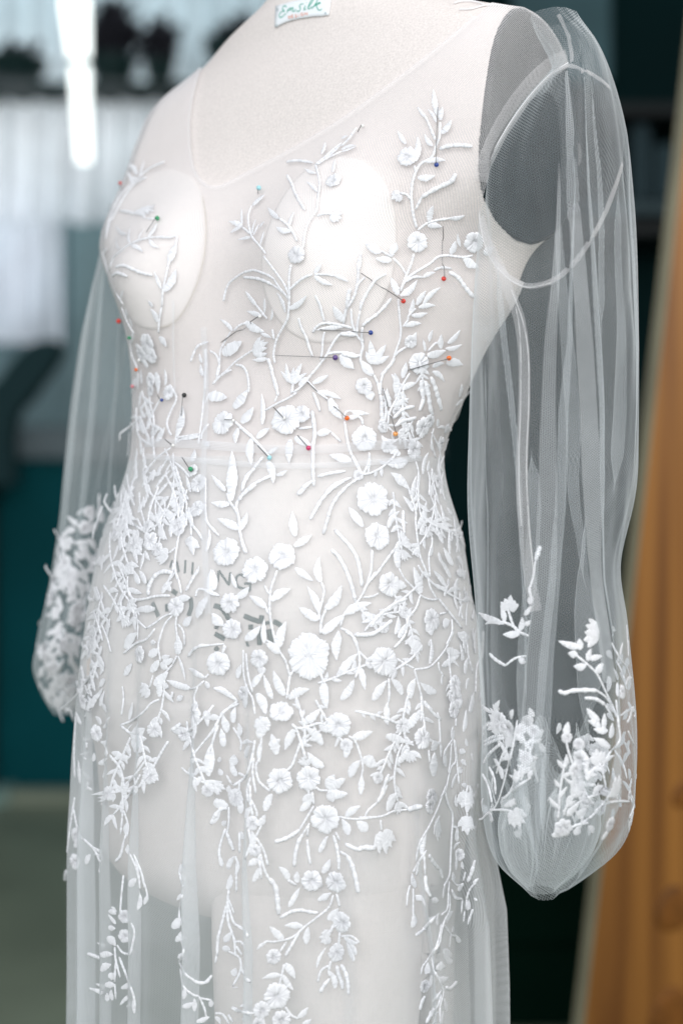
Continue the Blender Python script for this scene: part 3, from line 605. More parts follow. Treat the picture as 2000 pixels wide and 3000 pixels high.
TRACE = """
T 250 400 3.136
S 730 232 600 290 500 370 400 460 320 550 260 670 215 800 190 950
S 560 375 460 430 370 540 300 660 240 780
L 500 370 545 225 34
L 480 350 400 260 50
L 470 385 400 375 30
L 440 440 390 330 40
L 330 560 290 500 30
L 235 740 205 630 34
L 215 870 235 780 28
U 440 705 640 690 88
S 320 685 380 690 450 710
L 560 755 665 760 22
S 225 1230 260 1120 320 1060 400 1000 480 960 570 935 640 925
B 640 930 700 925 760 930 850 910 30
L 580 925 662 800 46
L 490 950 545 850 22
L 590 950 680 1025 42
L 385 900 285 820 38
L 415 980 415 850 36
L 425 1000 535 1065 42
L 325 1030 290 920 26
S 845 910 830 1010 770 1160 740 1290 715 1410 705 1568
L 768 1160 838 980 76
L 725 1425 835 1220 80
L 700 1400 635 1240 38
B 285 1200 350 1185 430 1215 510 1250 620 1275 34
B 255 1280 300 1255 390 1285 34
L 170 1080 80 1015 34
S 160 1060 215 1250 280 1420 350 1540
L 330 1500 360 1410 30
L 620 1568 580 1510 40
T 600 350 3.92
B 940 490 1010 478 1080 475 1160 485 1240 500 40
S 1270 520 1300 620 1320 730 1300 900 1280 1050 1220 1130 1170 1230 1140 1350 1130 1450 1100 1500
S 1270 520 1380 430 1480 340 1568 270
S 1290 520 1400 450 1568 370
L 1380 440 1568 290 40
L 1340 400 1385 265 54
L 1470 610 1500 465 52
F 1475 700 98
L 1280 620 1150 565 42
B 945 640 1000 740 1040 850 1100 960 1150 1040 40
L 1290 830 1170 720 48
S 1290 1110 1370 1085 1470 1085
U 1450 1090 1580 1140 115
S 1060 1400 1010 1290 940 1200 850 1130
L 850 1145 725 1015 62
L 970 1230 1025 1070 52
L 990 1290 825 1240 72
L 550 990 690 870 74
S 540 990 505 1090 505 1200 530 1310 560 1370 630 1450 700 1540
L 430 1210 428 1030 34
L 430 1230 285 1175 66
L 410 1240 300 1310 56
S 430 1235 520 1310
L 530 1355 385 1385 46
L 550 1310 590 1150 34
L 630 1240 690 1180 46
S 560 1330 620 1210
L 640 1440 685 1290 40
F 1050 1555 108
T 1000 250 3.136
S 0 560 70 490 140 390
L 0 590 130 555 36
L 0 490 60 465 30
L 0 610 140 560 26
S 690 1310 660 1200 645 1080 640 1000 655 880 685 790 730 720 830 660 870 550 900 470 905 340
L 888 285 845 40 58
L 908 320 930 200 58
L 920 445 1012 322 64
S 865 500 820 400 770 290 700 205
L 775 300 700 205 30
L 870 340 790 220 34
L 835 560 765 450 44
L 855 500 770 300 26
B 900 590 960 565 1060 552 1130 555 1200 562 44
L 780 705 955 692 52
L 700 850 860 830 64
F 605 655 95
L 680 700 700 475 64
L 590 540 515 420 44
S 685 790 670 740
B 735 1030 830 970 930 920 1010 880 1050 810 48
S 680 1140 735 1030
U 540 1000 455 1050 105
S 540 990 600 1005 635 1050
S 700 1330 780 1270 850 1245 1000 1220
L 990 1222 1130 1195 48
L 805 1260 840 1105 62
L 790 1290 920 1300 58
F 695 1440 98
F 1215 1440 100
L 1000 1550 1045 1430 64
L 1090 1480 1065 1360 32
L 1300 1540 1390 1490 90
L 360 1540 215 1455 62
L 480 1540 500 1445 50
T 640 750 3.92
S 520 0 610 120 700 240 760 330 800 430 805 480
S 640 270 700 360 760 430 800 500
S 835 100 815 200 810 320 815 470 805 640 790 730 730 840 670 960 640 1080 635 1150 650 1230
B 560 1180 610 1290 630 1400 660 1540 38
S 815 390 900 310 980 250 1080 210
L 1100 200 1180 85 54
L 1100 230 1310 335 64
S 1100 210 1250 215 1330 230
L 1330 225 1490 300 54
B 290 190 360 172 420 165 560 215 650 270 34
S 290 190 200 250 120 320 80 420 60 520
B 290 245 370 250 450 260 540 290 620 330 40
S 620 330 720 400 790 470
L 770 645 675 420 52
L 810 610 1015 455 68
L 440 570 318 405 60
S 440 570 560 720
L 530 650 535 485 48
L 500 690 335 635 62
L 600 740 620 605 36
S 180 860 240 800 320 770
L 310 760 530 870 96
L 490 890 610 940 46
S 620 840 640 960
L 165 860 20 725 48
L 45 1115 275 985 150
S 0 1400 100 1310 190 1220 320 1130 400 1080
U 390 1120 590 980 130
L 560 1180 395 1195 52
S 200 1250 280 1270 330 1350 350 1480 345 1568
B 1110 450 1145 520 1170 580 1190 660 1215 750 36
B 920 710 940 790 960 840 1010 940 1040 1040 1080 1150 36
L 1425 750 1315 575 94
S 1430 790 1470 600 1490 480
B 1500 380 1485 440 1475 520 1470 600 36
S 1520 680 1540 800 1568 850
S 1080 880 1130 810 1230 770 1430 800 1530 830
L 1430 810 1120 850 56
B 1390 900 1480 885 1568 890 48
S 1400 890 1340 960 1280 1060 1240 1140 1150 1260 1050 1380 950 1500 860 1568
S 1220 870 1200 950 1190 1100 1170 1200
L 1390 1140 1555 1295 92
S 1240 1130 1330 1110 1450 1110 1568 1130
L 850 1470 780 1235 66
L 855 1470 955 1235 74
L 840 1460 720 1325 56
L 870 1470 1020 1345 54
L 860 1470 870 1280 60
S 860 1470 845 1568
L 925 1490 1030 1390 80
L 1080 1465 1265 1370 66
T 1000 700 3.92
S 440 130 580 210
L 440 130 285 60 64
L 575 200 610 50 74
L 575 245 385 230 84
S 590 220 680 310 740 410
S 830 170 800 280 750 400 720 480 690 560 680 600
S 690 560 740 470 820 400 920 340 1030 270 1100 210 1200 190 1300 200 1400 210 1500 190
L 1255 165 1305 35 74
L 1400 215 1568 325 104
S 740 490 830 440 930 440
L 930 445 1075 385 54
B 1060 360 1150 330 1260 340 40
B 1230 380 1330 440 1420 560 1510 670 56
L 650 645 568 445 84
L 675 655 865 475 84
S 650 690 660 820 670 950 680 1040 670 1150 640 1240 610 1330 580 1410 500 1510 450 1568
L 780 870 822 688 62
L 860 760 968 595 72
L 935 745 1135 555 62
L 880 790 1075 765 62
L 800 880 985 850 62
L 725 1000 915 970 64
S 705 1010 760 930 770 880 850 800
B 515 400 400 460 340 540 280 640 230 740 215 820 40
S 215 820 180 990 180 1100
B 570 680 500 770 400 870 300 940 240 1000 44
S 240 1010 230 1130 250 1190
S 230 150 190 290 190 440 160 620 100 740 50 820 15 960
L 190 380 225 150 36
B 100 570 80 660 60 800 48
S 270 440 190 520 150 640
S 110 800 120 950 160 1080 230 1180
B 0 1090 90 1100 170 1100 52
S 230 1180 245 1240 220 1350 240 1450 370 1568
B 0 1320 120 1345 220 1340 50
L 370 1440 325 1165 84
L 370 1440 510 1215 84
L 370 1430 545 1345 74
L 350 1440 280 1290 64
L 360 1568 205 1385 100
L 0 1360 140 1495 94
F 795 1180 80
L 760 1230 855 1070 74
S 740 1240 650 1300 610 1345
F 890 1430 130
L 980 1340 1190 1280 94
L 1200 1420 1385 1445 94
L 1140 1260 1140 1095 74
L 1215 1200 1355 1045 74
L 1190 1260 1375 1212 60
L 1005 1180 1045 1045 52
L 960 1290 930 1150 40
S 990 1290 1060 1210 1100 1190
L 715 1568 740 1415 54
L 1040 1470 1175 1425 64
T 340 900 3.92
S 70 0 110 110 160 220 210 300
L 130 110 120 20 54
L 190 230 160 130 44
S 525 0 500 150 490 300
L 480 170 400 15 70
F 360 420 125
F 290 540 105
F 410 560 95
L 500 340 585 455 84
L 240 430 390 610 110
S 165 400 190 560 240 680 265 820
L 370 690 290 560 84
L 460 750 490 990 104
L 570 900 565 715 54
F 605 980 95
L 270 830 165 905 58
L 290 980 265 1165 84
F 400 960 70
F 400 840 90
L 300 880 290 720 80
S 640 930 690 1010 690 1080 640 1180 590 1320 610 1420 640 1470
S 390 1030 400 1130 430 1230 440 1350 430 1480 440 1568
S 520 1040 460 1150 430 1210
S 280 1250 330 1380 390 1520
L 380 1400 370 1130 54
S 240 1150 240 1300 270 1420
L 700 1490 765 1130 132
L 470 1550 565 1385 114
S 690 1470 690 1568
S 700 1500 830 1480 950 1460
S 740 1520 860 1510 950 1490
B 860 630 890 540 940 450 1020 410 1060 402 34
B 1030 480 1035 640 1030 780 1025 960 38
S 1020 960 1000 1150 980 1330 960 1480 950 1568
L 1000 790 980 660 56
L 990 640 965 530 44
S 1080 500 1160 560 1190 700 1150 830
S 1320 280 1260 380 1200 500 1190 640 1150 800
S 1110 890 1176 812
B 1120 880 1160 830 1230 770 1330 720 36
L 1060 1010 1280 1045 134
L 1350 1160 1515 950 134
F 1225 1330 148
L 1440 1330 1580 1150 124
S 1060 1010 1030 1100
S 1360 1310 1460 1400 1568 1490
L 1400 1390 1380 1568 84
S 1070 1340 1000 1430 980 1520
T 700 1050 3.92
B 340 0 365 90 380 160 410 250 430 320 450 430 44
S 440 430 410 500
S 666 392 560 460 420 530 300 600
S 615 300 600 410
B 850 390 890 480 930 610 44
S 790 260 900 380 1020 470
L 910 380 1175 470 64
L 1040 460 1180 700 114
L 270 760 262 410 64
L 205 915 350 800 84
F 540 710 180
F 720 640 105
S 690 810 840 790
B 840 600 860 750 870 880 850 1000 850 1150 850 1300 860 1470 54
L 900 870 1060 840 94
S 1060 850 1170 960
L 590 930 575 1205 90
L 640 910 830 1000 94
L 140 920 150 1230 104
S 0 780 120 880 220 980 350 1130
L 330 1180 395 1435 94
L 430 1345 555 1285 54
L 330 1095 455 1015 54
B 30 1530 80 1400 160 1280 280 1130 40
B 40 1568 150 1460 300 1380 410 1335 44
B 690 1568 770 1470 850 1400 50
S 1210 720 1230 870 1260 1000 1300 1130 1360 1250 1420 1340
S 1210 690 1210 650 1240 610 1290 605
L 1290 610 1495 640 54
L 1230 690 1400 640 60
S 1300 620 1400 690 1420 760
F 1440 920 150
S 1490 1080 1500 1180 1480 1330
L 1290 1175 1035 1110 104
B 900 1360 1030 1325 1220 1295 44
B 980 1568 1080 1460 1210 1400 1290 1370 42
B 1130 1568 1250 1460 1380 1370 36
T 1000 1050 3.92
F 255 320 100
L 300 380 345 485 110
S 370 190 420 300 440 420
B 445 420 460 520 460 640 500 830 52
S 610 0 570 70 480 180 450 290 450 420
S 780 170 680 340 620 480 550 620 530 760
L 700 230 730 60 64
L 620 400 608 170 96
L 560 560 520 345 74
L 690 355 855 282 74
L 600 560 775 460 74
B 590 690 680 600 760 565 830 550 48
B 610 780 700 720 780 700 850 680 52
B 905 250 920 380 930 480 890 600 58
B 960 260 990 400 1010 560 1040 650 60
B 1020 210 1070 340 1110 480 1140 590 62
L 1040 150 1175 265 64
F 930 790 120
F 830 1050 118
F 1010 720 85
L 640 880 785 810 84
S 770 740 800 830 830 920
L 670 1110 455 885 114
L 755 1180 525 1225 114
S 850 1180 880 1300 870 1420 850 1568
L 930 1330 990 1080 74
L 760 1490 555 1315 94
S 700 1400 770 1500 785 1568
L 800 1550 855 1350 54
L 1350 440 1370 295 84
L 1310 540 1385 470 64
S 1470 370 1390 480 1330 660 1270 740
U 1180 860 1230 730 100
L 1190 810 1310 840 60
L 1180 800 1090 800 40
F 1140 980 80
L 1180 1060 1215 920 64
F 1100 1420 84
L 1100 1300 1120 1100 60
S 1000 1568 1010 1400 990 1300
L 1130 1560 1150 1360 70
S 240 1350 310 1200 320 1090
S 40 740 60 900 100 1070 160 1180 240 1340
T 250 1200 3.136
S 640 170 620 250 630 340 640 450
S 500 100 560 220 610 340
S 470 130 500 250 590 320
S 790 350 680 430 590 530 545 610
S 810 400 815 520 830 620 880 720 930 850 930 930
B 830 520 880 680 920 830 34
S 820 480 900 550 960 620
L 700 590 590 580 44
S 770 440 720 510 690 560
L 650 720 790 560 40
L 660 790 780 660 44
L 590 900 640 790 36
S 820 600 810 750 770 880 730 950 660 1060 580 1130
L 690 880 780 800 68
L 800 790 860 935 80
L 750 940 810 1085 84
L 620 1000 740 950 54
L 690 1060 730 1200 72
F 600 1210 90
U 520 1180 460 1280 90
L 540 1320 510 1470 40
L 550 1300 600 1390 40
U 770 1330 640 1370 110
S 770 1320 830 1270
S 930 930 930 1050 870 1130 840 1280 825 1400 830 1480 850 1568
S 930 930 970 1040 1040 1130 1080 1200
S 970 1040 975 1160
L 960 1190 1050 1270 90
L 960 1180 1000 1340 70
F 960 1210 50
F 990 560 60
F 1040 680 90
F 1030 910 80
L 950 900 1000 1060 50
L 980 480 1010 370 70
S 850 300 900 270 1040 240
S 830 320 850 260
L 970 760 930 600 40
L 1100 300 1150 340 50
S 1100 1000 1160 1090 1230 1160
L 1340 840 1350 380 112
L 1290 750 1165 605 56
S 1300 770 1330 850 1400 960 1420 1100 1440 1230 1470 1320
L 1330 870 1160 855 68
L 1420 1100 1215 1005 78
L 1420 1110 1490 950 66
B 1440 720 1480 620 1560 540 40
B 1410 840 1450 780 1568 690 46
S 1400 960 1390 880 1420 810
F 1295 1310 135
L 1110 1310 1140 1100 40
S 540 350 540 470 570 550
S 590 0 600 100 560 200
L 560 860 590 700 36
L 545 900 540 800 36
S 500 760 510 900 550 1050
S 480 1000 520 1080 560 1110
L 490 1180 480 1100 40
L 560 1600 500 1480 60
S 640 1520 720 1480 800 1510
S 840 1470 780 1568
L 1000 1530 1050 1440 40
T 600 1400 3.136
S 310 200 290 260 320 400 320 500 350 600 385 690
S 10 0 15 370 90 480 120 530
F 195 675 132
F 460 845 128
F 710 720 128
L 830 540 805 305 74
L 820 630 985 525 72
L 830 830 995 950 64
S 665 850 610 1010 600 1100 595 1200 610 1340 640 1470 660 1550
S 550 990 590 1070
L 610 1130 790 1020 82
L 560 1190 410 1085 76
S 580 1250 560 1180
L 60 1060 60 840 72
L 290 1010 245 880 44
L 295 1100 410 1005 78
F 230 1150 96
F 250 1390 96
L 165 1360 65 1250 72
L 370 1490 515 1360 80
L 545 1520 545 1300 52
L 680 1560 745 1320 84
S 130 1080 60 1070 0 1030
S 650 1540 560 1490
B 965 385 1030 270 1080 190 1180 90 1280 30 38
B 1085 520 1120 400 1160 270 1220 170 1300 90 36
B 850 160 900 100 960 40 46
L 1450 450 1320 270 58
B 1190 475 1260 550 1340 640 1400 750 1430 900 1440 1000 40
B 1160 660 1230 730 1290 840 1330 940 1360 1040 1380 1130 42
S 1530 660 1530 830 1490 960
S 1568 860 1500 960 1440 1080 1380 1160 1280 1250
L 1060 960 1050 730 74
S 1070 960 1095 1040 1070 1160 1050 1230 1050 1310
L 1050 1240 940 1000 70
L 1110 1210 1255 990 90
S 1110 1210 1070 1320 1060 1440
L 1040 1310 865 1195 88
L 1080 1430 1270 1260 90
L 1280 1250 1530 1150 84
S 1280 1250 1240 1370
S 1240 1380 1340 1430 1400 1560
B 1370 1440 1460 1445 1568 1430 46
S 1450 1100 1568 1085
L 1210 1568 1225 1400 70
F 960 1670 184
T 1000 1400 3.136
F 290 195 162
F 330 535 128
L 200 450 65 275 64
L 425 460 530 305 58
S 285 670 270 870
S 190 1080 240 970 330 870 430 730 520 610
F 440 980 116
L 500 960 590 1000 90
S 200 1100 280 1090 340 1060
L 520 830 525 600 80
S 525 830 580 930 660 1010 740 1090 830 1120 890 1110
L 690 470 775 215 76
L 660 310 560 165 54
B 565 300 565 400 575 520 40
L 630 650 535 480 78
S 600 60 640 180 680 310 680 420 700 600 720 720 780 870 810 1000 870 1110
S 700 30 700 200 680 310
L 650 180 680 0 60
L 580 60 480 0 70
L 720 520 760 400 56
S 820 500 830 600 800 720 810 900
L 810 720 830 600 40
S 570 620 640 670 700 730
L 730 1060 660 820 96
L 740 960 680 900 60
B 275 1370 320 1290 400 1220 500 1150 600 1110 40
B 120 1440 260 1440 360 1390 460 1310 44
S 720 1080 680 1200 610 1290 590 1420 540 1500 480 1560
L 560 1240 580 1130 50
L 600 1330 640 1190 60
L 490 1440 520 1270 56
L 520 1470 590 1340 60
S 890 1110 960 1200 1030 1290 1100 1380
F 830 1300 105
L 800 1330 820 1450 130
S 900 1250 960 1240
L 930 1370 990 1310 86
S 1010 1300 1010 1420 960 1530
L 1000 500 850 420 70
L 930 600 860 440 70
L 1020 800 930 640 80
L 990 700 980 470 60
L 1000 920 890 740 60
L 960 1000 835 850 60
L 1050 560 1020 350 70
L 1080 680 1050 560 70
L 960 460 900 250 60
L 870 300 815 170 40
L 880 400 850 250 40
L 1110 800 1050 730 70
L 1055 870 1135 890 80
L 1040 1100 1060 920 90
L 1090 1170 1080 1050 70
L 940 1090 975 980 44
S 1080 1180 1110 1310
L 1140 1360 1150 1150 44
L 1060 1430 1150 1470 80
L 920 130 910 0 60
L 840 160 830 40 50
L 1010 330 960 270 60
L 800 1550 825 1480 44
L 740 1568 590 1490 110
L 1210 1500 1200 1380 60
L 1150 1540 1130 1420 60
T 200 1650 3.136
L 660 190 610 70 66
S 550 120 550 240 600 330 700 330 780 310 860 300 940 300
L 800 420 620 430 66
S 600 360 640 540 640 700
L 530 560 580 400 54
B 740 300 745 220 800 120 880 80 960 90 50
L 860 270 960 170 70
L 940 260 920 170 50
S 970 0 960 80 900 200 860 260
S 980 60 1020 170 1040 280
B 1080 260 1130 170 1190 60 34
L 1010 320 1130 320 66
S 960 460 880 490 800 550 720 600
S 720 600 650 540
S 960 480 890 560 840 700 830 780 850 900
S 800 600 720 700 620 740 510 830
L 520 780 640 640 100
F 660 840 86
L 740 850 840 790 80
L 520 1030 590 920 70
L 860 870 940 850 50
L 870 910 970 880 70
L 760 1000 840 890 80
L 850 920 920 970 70
S 960 930 900 1000 860 1040
L 790 1120 920 1000 90
L 760 720 810 730 50
F 990 400 90
S 1000 470 990 560 1000 660 1010 840
L 1010 840 1010 660 86
S 1010 560 1060 630 1070 760
L 1060 570 1140 490 80
L 1010 850 1080 1080 30
S 960 930 1000 850
S 1170 310 1200 240 1300 260 1390 300
L 1180 500 1290 300 96
L 1340 250 1330 60 80
B 1105 860 1150 800 1220 760 1300 755 36
S 1300 755 1430 740
L 1400 570 1330 460 90
F 1380 920 112
S 1450 760 1410 840
S 1290 1020 1250 1060
L 1250 1050 1110 965 56
S 1250 1080 1180 1140 1120 1155
L 1120 1150 910 1075 66
S 1190 1140 1160 1230 1170 1320
F 1150 1390 120
L 1240 1400 1310 1380 90
L 1000 1260 1060 1220 60
S 780 1030 750 1140
U 750 1150 660 1190 110
L 840 1230 810 1050 70
L 870 1110 930 1140 60
S 840 1250 760 1290 700 1360 600 1440 480 1490
L 560 1440 600 1280 50
S 480 1490 580 1568
S 500 1130 510 1250 490 1400
L 700 1520 560 1560 60
S 1568 1290 1460 1340 1400 1400 1340 1568
L 1420 1420 1480 1540 50
L 1290 1150 1260 1080 50
S 1340 1150 1430 1190 1560 1270
L 1350 1150 1490 1220 60
S 960 1180 950 1240
L 1040 1550 950 1540 60
G 60 150 300 1500
T 600 1850 3.136
F 955 195 188
L 690 200 560 110 80
S 660 150 740 270 780 410
S 870 0 870 0
S 1090 250 1050 340
S 820 350 780 420 760 560 750 620
L 730 590 630 360 80
L 770 615 960 530 84
L 440 510 540 380 64
L 620 620 540 400 56
F 495 250 88
L 560 360 480 350 80
F 125 300 110
S 180 120 160 210
S 355 170 360 400 400 540 440 620 460 760
S 380 200 400 400 440 560
L 300 430 340 300 56
F 360 570 70
L 370 700 400 560 80
L 480 570 560 760 90
F 700 740 115
F 530 860 80
L 500 980 520 780 100
L 660 1130 610 940 90
L 590 1050 690 990 80
S 300 640 200 720 140 790 80 900 0 1010
S 300 640 200 550 80 520
L 240 600 110 530 50
L 260 840 280 690 58
L 205 930 170 760 58
L 175 1060 150 890 64
L 130 790 30 800 60
S 120 870 80 990 50 1100
L 35 1330 70 1050 60
L 320 960 310 840 60
S 260 880 330 1000 330 1100
L 340 1030 450 1020 40
L 370 1160 420 1050 76
L 260 1230 270 1130 86
L 290 1330 240 1200 60
S 460 1000 440 1130 400 1280 370 1340 260 1420
S 310 1300 370 1330
L 130 1200 140 1150 40
L 160 1320 130 1260 54
S 200 1320 250 1410
S 450 1160 440 1300 470 1490
S 520 970 510 1150 470 1230 490 1360 540 1420 600 1470
L 500 1200 520 1000 40
S 800 850 840 900 880 1010 930 1180
S 880 1010 850 1100 800 1230 750 1280
L 820 900 735 1090 80
L 1080 1040 920 880 84
S 820 880 880 890 960 870 1040 845 1110 855
L 890 850 1060 710 76
F 1225 860 118
S 1060 380 1095 480
L 1090 470 1120 710 90
L 1220 20 1210 270 80
L 1230 400 1400 205 80
S 1290 0 1370 60 1410 180 1420 300 1380 430
L 1250 630 1370 440 74
S 1410 180 1500 270
L 1430 330 1470 540 62
L 1350 980 1540 920 80
L 1290 1160 1330 990 64
S 1320 960 1380 1010 1430 1140 1450 1250 1440 1320
L 1330 1340 1430 1180 80
L 1450 1170 1568 1210 96
L 1430 1500 1440 1310 60
F 690 1370 120
F 955 1350 114
L 1090 1250 940 1110 84
S 1020 1430 1060 1460 1130 1460
L 1130 1450 1190 1315 90
L 1140 1450 1290 1350 90
L 1130 1470 1310 1490 90
L 1140 1470 1180 1568 100
L 900 1560 980 1490 66
S 980 1480 995 1568
S 420 1340 390 1460 400 1568
S 320 1390 310 1480
L 560 1568 620 1490 70
F 280 1510 70
T 1050 1850 3.136
L 130 635 260 450 80
L 400 580 290 430 74
S 275 430 280 560 275 650
L 265 845 270 645 64
F 235 275 136
S 330 150 390 80 440 0
S 350 250 430 300 510 340
L 580 165 415 90 84
S 510 350 640 330 720 260 790 170 830 90 870 0
L 650 300 660 80 56
L 800 170 930 200 90
L 760 320 920 220 64
S 730 280 740 350 780 410
L 760 490 770 390 36
S 510 350 540 460 580 620 580 740 570 830
L 470 615 520 430 80
L 710 560 560 470 84
B 600 640 640 700 690 760 750 810 36
L 440 900 580 720 84
F 585 985 102
L 250 960 440 1020 84
L 345 1220 465 1060 70
S 470 1040 500 1010
F 880 490 92
F 890 620 100
F 870 720 80
S 890 790 890 870
L 860 990 860 870 74
L 700 1090 680 1000 130
L 690 1330 690 1110 140
L 800 1240 780 1090 80
S 640 1090 650 1200
S 860 990 800 1080 780 1130
S 870 990 890 1180 840 1260 800 1440 750 1520
S 880 1000 900 1200 920 1400
S 850 1000 840 1180 820 1300
L 960 920 980 720 66
L 1010 740 1050 560 110
S 1120 240 1080 330 1070 560
S 1140 0 1130 240
L 1070 200 1060 30 110
L 970 390 1000 240 80
L 920 1100 980 1110 60
L 940 1180 980 1230 50
L 940 1300 920 1240 60
L 960 1430 980 1390 60
L 850 1440 900 1300 50
F 660 1520 80
B 200 1540 240 1400 275 1310 44
L 270 1568 340 1490 70
L 1010 60 920 20 70
L 960 160 950 0 60
L 960 260 930 120 60
L 40 1160 190 1235 80
T 150 2100 3.136
S 640 80 740 160
U 730 200 900 200 200
L 690 150 760 60 10
S 230 0 215 300 220 560
L 340 260 300 200 100
L 330 390 260 350 30
L 380 670 280 480 44
L 270 610 260 400 60
S 540 350 640 480 660 620
L 560 330 680 390 60
L 640 390 730 370 50
L 480 560 520 380 50
L 440 430 500 380 60
L 390 410 400 330 50
F 420 150 80
L 520 350 460 230 90
L 480 100 550 0 50
B 640 480 660 560 680 700 34
L 690 750 650 600 60
L 650 880 660 740 50
S 660 700 660 860 640 1080
S 670 860 710 1000 700 1100
L 690 1080 700 970 60
S 690 1080 660 1180
B 590 1330 640 1270 670 1140 30
L 710 1260 710 1170 50
S 720 1250 780 1380 810 1500
S 760 1260 830 1430 860 1568
L 720 1560 780 1480 60
S 220 740 180 1000 150 1250
S 210 850 250 1050 290 1120
F 230 1090 70
L 95 1330 160 1180 34
B 20 1500 90 1460 150 1420 44
F 220 1330 76
L 220 1200 240 1120 60
L 320 1350 370 1260 60
S 300 1120 400 1220 450 1330
L 450 1430 400 1260 40
L 460 1330 360 1180 40
S 1540 80 1420 210 1280 380
L 1440 540 1470 250 54
B 1105 125 1160 90 1190 60 44
S 1200 1370 1180 1430 1210 1560
L 1180 1430 1210 1340 40
L 1550 780 1490 790 70
L 1470 990 1560 830 50
T 600 2300 3.136
U 1000 0 880 0 60
L 880 240 980 90 74
S 985 60 1000 180
F 1105 310 136
L 550 240 610 80 76
L 80 160 220 190 90
B 55 360 90 290 150 220 210 215 44
L 230 70 220 0 50
F 290 130 70
L 330 260 320 110 70
S 220 200 220 350 200 450
L 160 370 200 330 54
B 200 440 230 510 265 600 40
S 190 400 140 560 135 660 160 750
L 160 750 140 640 40
L 210 770 270 650 50
S 280 650 310 750 280 830
S 290 720 290 980
L 210 960 240 820 60
S 220 960 210 1080 215 1250 270 1420 280 1568
S 210 1080 260 1250 300 1290 370 1330 395 1400
S 220 1050 270 1180
S 200 1100 150 1300 120 1420 115 1568
L 180 1440 240 1350 60
L 160 1500 240 1510 60
S 280 1440 330 1440 370 1490
S 290 1480 340 1560
L 360 1380 290 1290 20
S 415 0 420 160 440 280
S 420 130 470 230 480 290
L 370 300 420 200 60
F 435 350 70
L 500 380 555 270 60
S 470 480 480 450 520 370
S 400 400 420 520 460 640
L 440 560 430 420 60
S 430 520 370 680
S 320 430 320 620
L 350 500 340 420 50
F 460 600 60
L 490 690 395 740 70
S 490 690 510 640 530 720 570 830 640 920
S 470 480 540 600 580 740
S 500 680 520 860
L 445 890 490 760 54
B 600 860 650 940 665 1040 680 1190 50
B 640 520 720 500 800 460 870 410 46
S 870 410 930 310 1000 190
B 820 750 830 640 860 520 900 450 40
S 900 450 960 350
S 950 370 940 470
B 970 730 950 620 940 500 30
S 1130 470 1080 530 1050 620
L 1050 620 1120 480 50
B 1180 460 1210 560 1230 680 1230 780 34
S 1200 430 1240 510
L 1290 290 1430 190 70
S 1230 290 1330 310 1450 310 1568 295
S 1470 290 1500 230 1568 180
L 1320 460 1260 310 74
L 1490 420 1390 330 80
B 1290 540 1400 590 1480 570 1568 570 44
B 1310 650 1350 730 1380 840 1410 990 48
S 1240 610 1310 650
L 775 870 680 750 64
S 760 870 840 920
L 850 900 850 790 56
L 770 1120 870 940 54
F 980 880 98
L 1080 810 1150 680 66
L 1060 880 1020 920 100
F 1200 890 98
L 1260 960 1250 850 90
L 1040 1060 1160 990 60
S 1180 1010 1140 1120 1050 1200 930 1290 800 1400 640 1440 560 1440 480 1510
S 1210 1000 1240 1120
B 690 1220 790 1165 880 1150 960 1165 1040 1175 38
L 900 1300 730 1290 60
L 720 1420 595 1300 70
L 930 1460 950 1300 64
S 860 1360 780 1500 740 1568
S 750 1440 690 1530
F 1260 1260 100
L 1190 1260 1180 1150 60
L 1130 1240 1230 1130 60
S 1180 1280 1150 1360
U 1150 1390 1040 1400 110
S 1240 1350 1230 1470
S 1250 1390 1350 1390 1420 1450
L 1280 1400 1410 1450 60
L 1390 1560 1320 1440 64
L 490 1500 560 1450 40
F 1220 1520 70
T 1050 2300 3.136
S 0 300 200 290 320 240 450 225
B 450 225 520 205 580 195 60
B 170 160 210 90 260 0 44
S 60 280 100 220 170 160
L 260 240 345 85 92
L 80 420 0 330 80
S 200 320 210 420
U 215 420 250 640 190
B 0 575 80 580 150 585 46
F 655 190 80
F 690 120 60
S 800 0 770 80 720 220 640 390 590 470
S 740 280 690 380
U 720 300 720 520 110
S 590 470 550 580 530 700
L 570 640 620 440 60
S 620 600 560 700 500 800
S 600 640 610 820
S 560 700 530 830
B 640 640 690 720 740 780 770 860 44
B 610 830 620 940 660 1030 44
L 670 1060 730 1060 60
L 520 940 490 810 60
B 470 920 450 1000 440 1110 24
S 500 950 500 1100 500 1200
L 495 1310 500 1180 74
L 615 1110 520 1010 64
S 790 60 820 180 860 280 850 480 840 700 830 830 780 930
L 770 1040 790 910 56
S 830 880 820 1000 810 1140 760 1190
S 830 1000 830 1150 780 1260 750 1380 740 1450 680 1540
L 640 1240 740 1170 40
B 520 1380 600 1320 700 1210 34
L 720 1290 720 1200 60
S 850 380 900 400 910 510
L 900 520 900 400 40
L 870 590 930 520 30
F 920 640 60
L 890 780 890 640 50
L 960 770 950 700 30
S 850 860 900 920 960 910
L 870 890 860 800 70
L 910 970 960 900 60
B 1000 890 1040 800 1065 690 40
S 960 880 980 800
S 850 960 890 1030 950 1050
B 850 960 880 1030 930 1050 36
S 990 1050 1020 960 1080 890
L 1090 940 1200 905 56
S 1050 900 1100 860
S 950 1050 940 1180
B 970 1160 960 1260 28
B 1050 1140 1020 1220 1000 1280 28
S 990 1050 990 1140
L 1000 1150 1010 1050 40
S 1060 1040 1090 1060
L 800 1260 860 1160 60
S 780 1280 840 1370 880 1390
L 830 1490 840 1370 40
L 870 1310 850 1350 60
L 935 1440 880 1370 54
L 850 1568 770 1510 70
L 900 200 890 80 40
U 1000 60 1000 250 150
L 930 180 960 40 60
L 1040 160 1010 0 60
L 1100 0 1040 100 80
U 1010 280 1000 460 130
L 1040 390 1080 330 60
S 1000 0 980 160 1000 290
T 200 2500 3.136
S 510 200 490 400 480 540
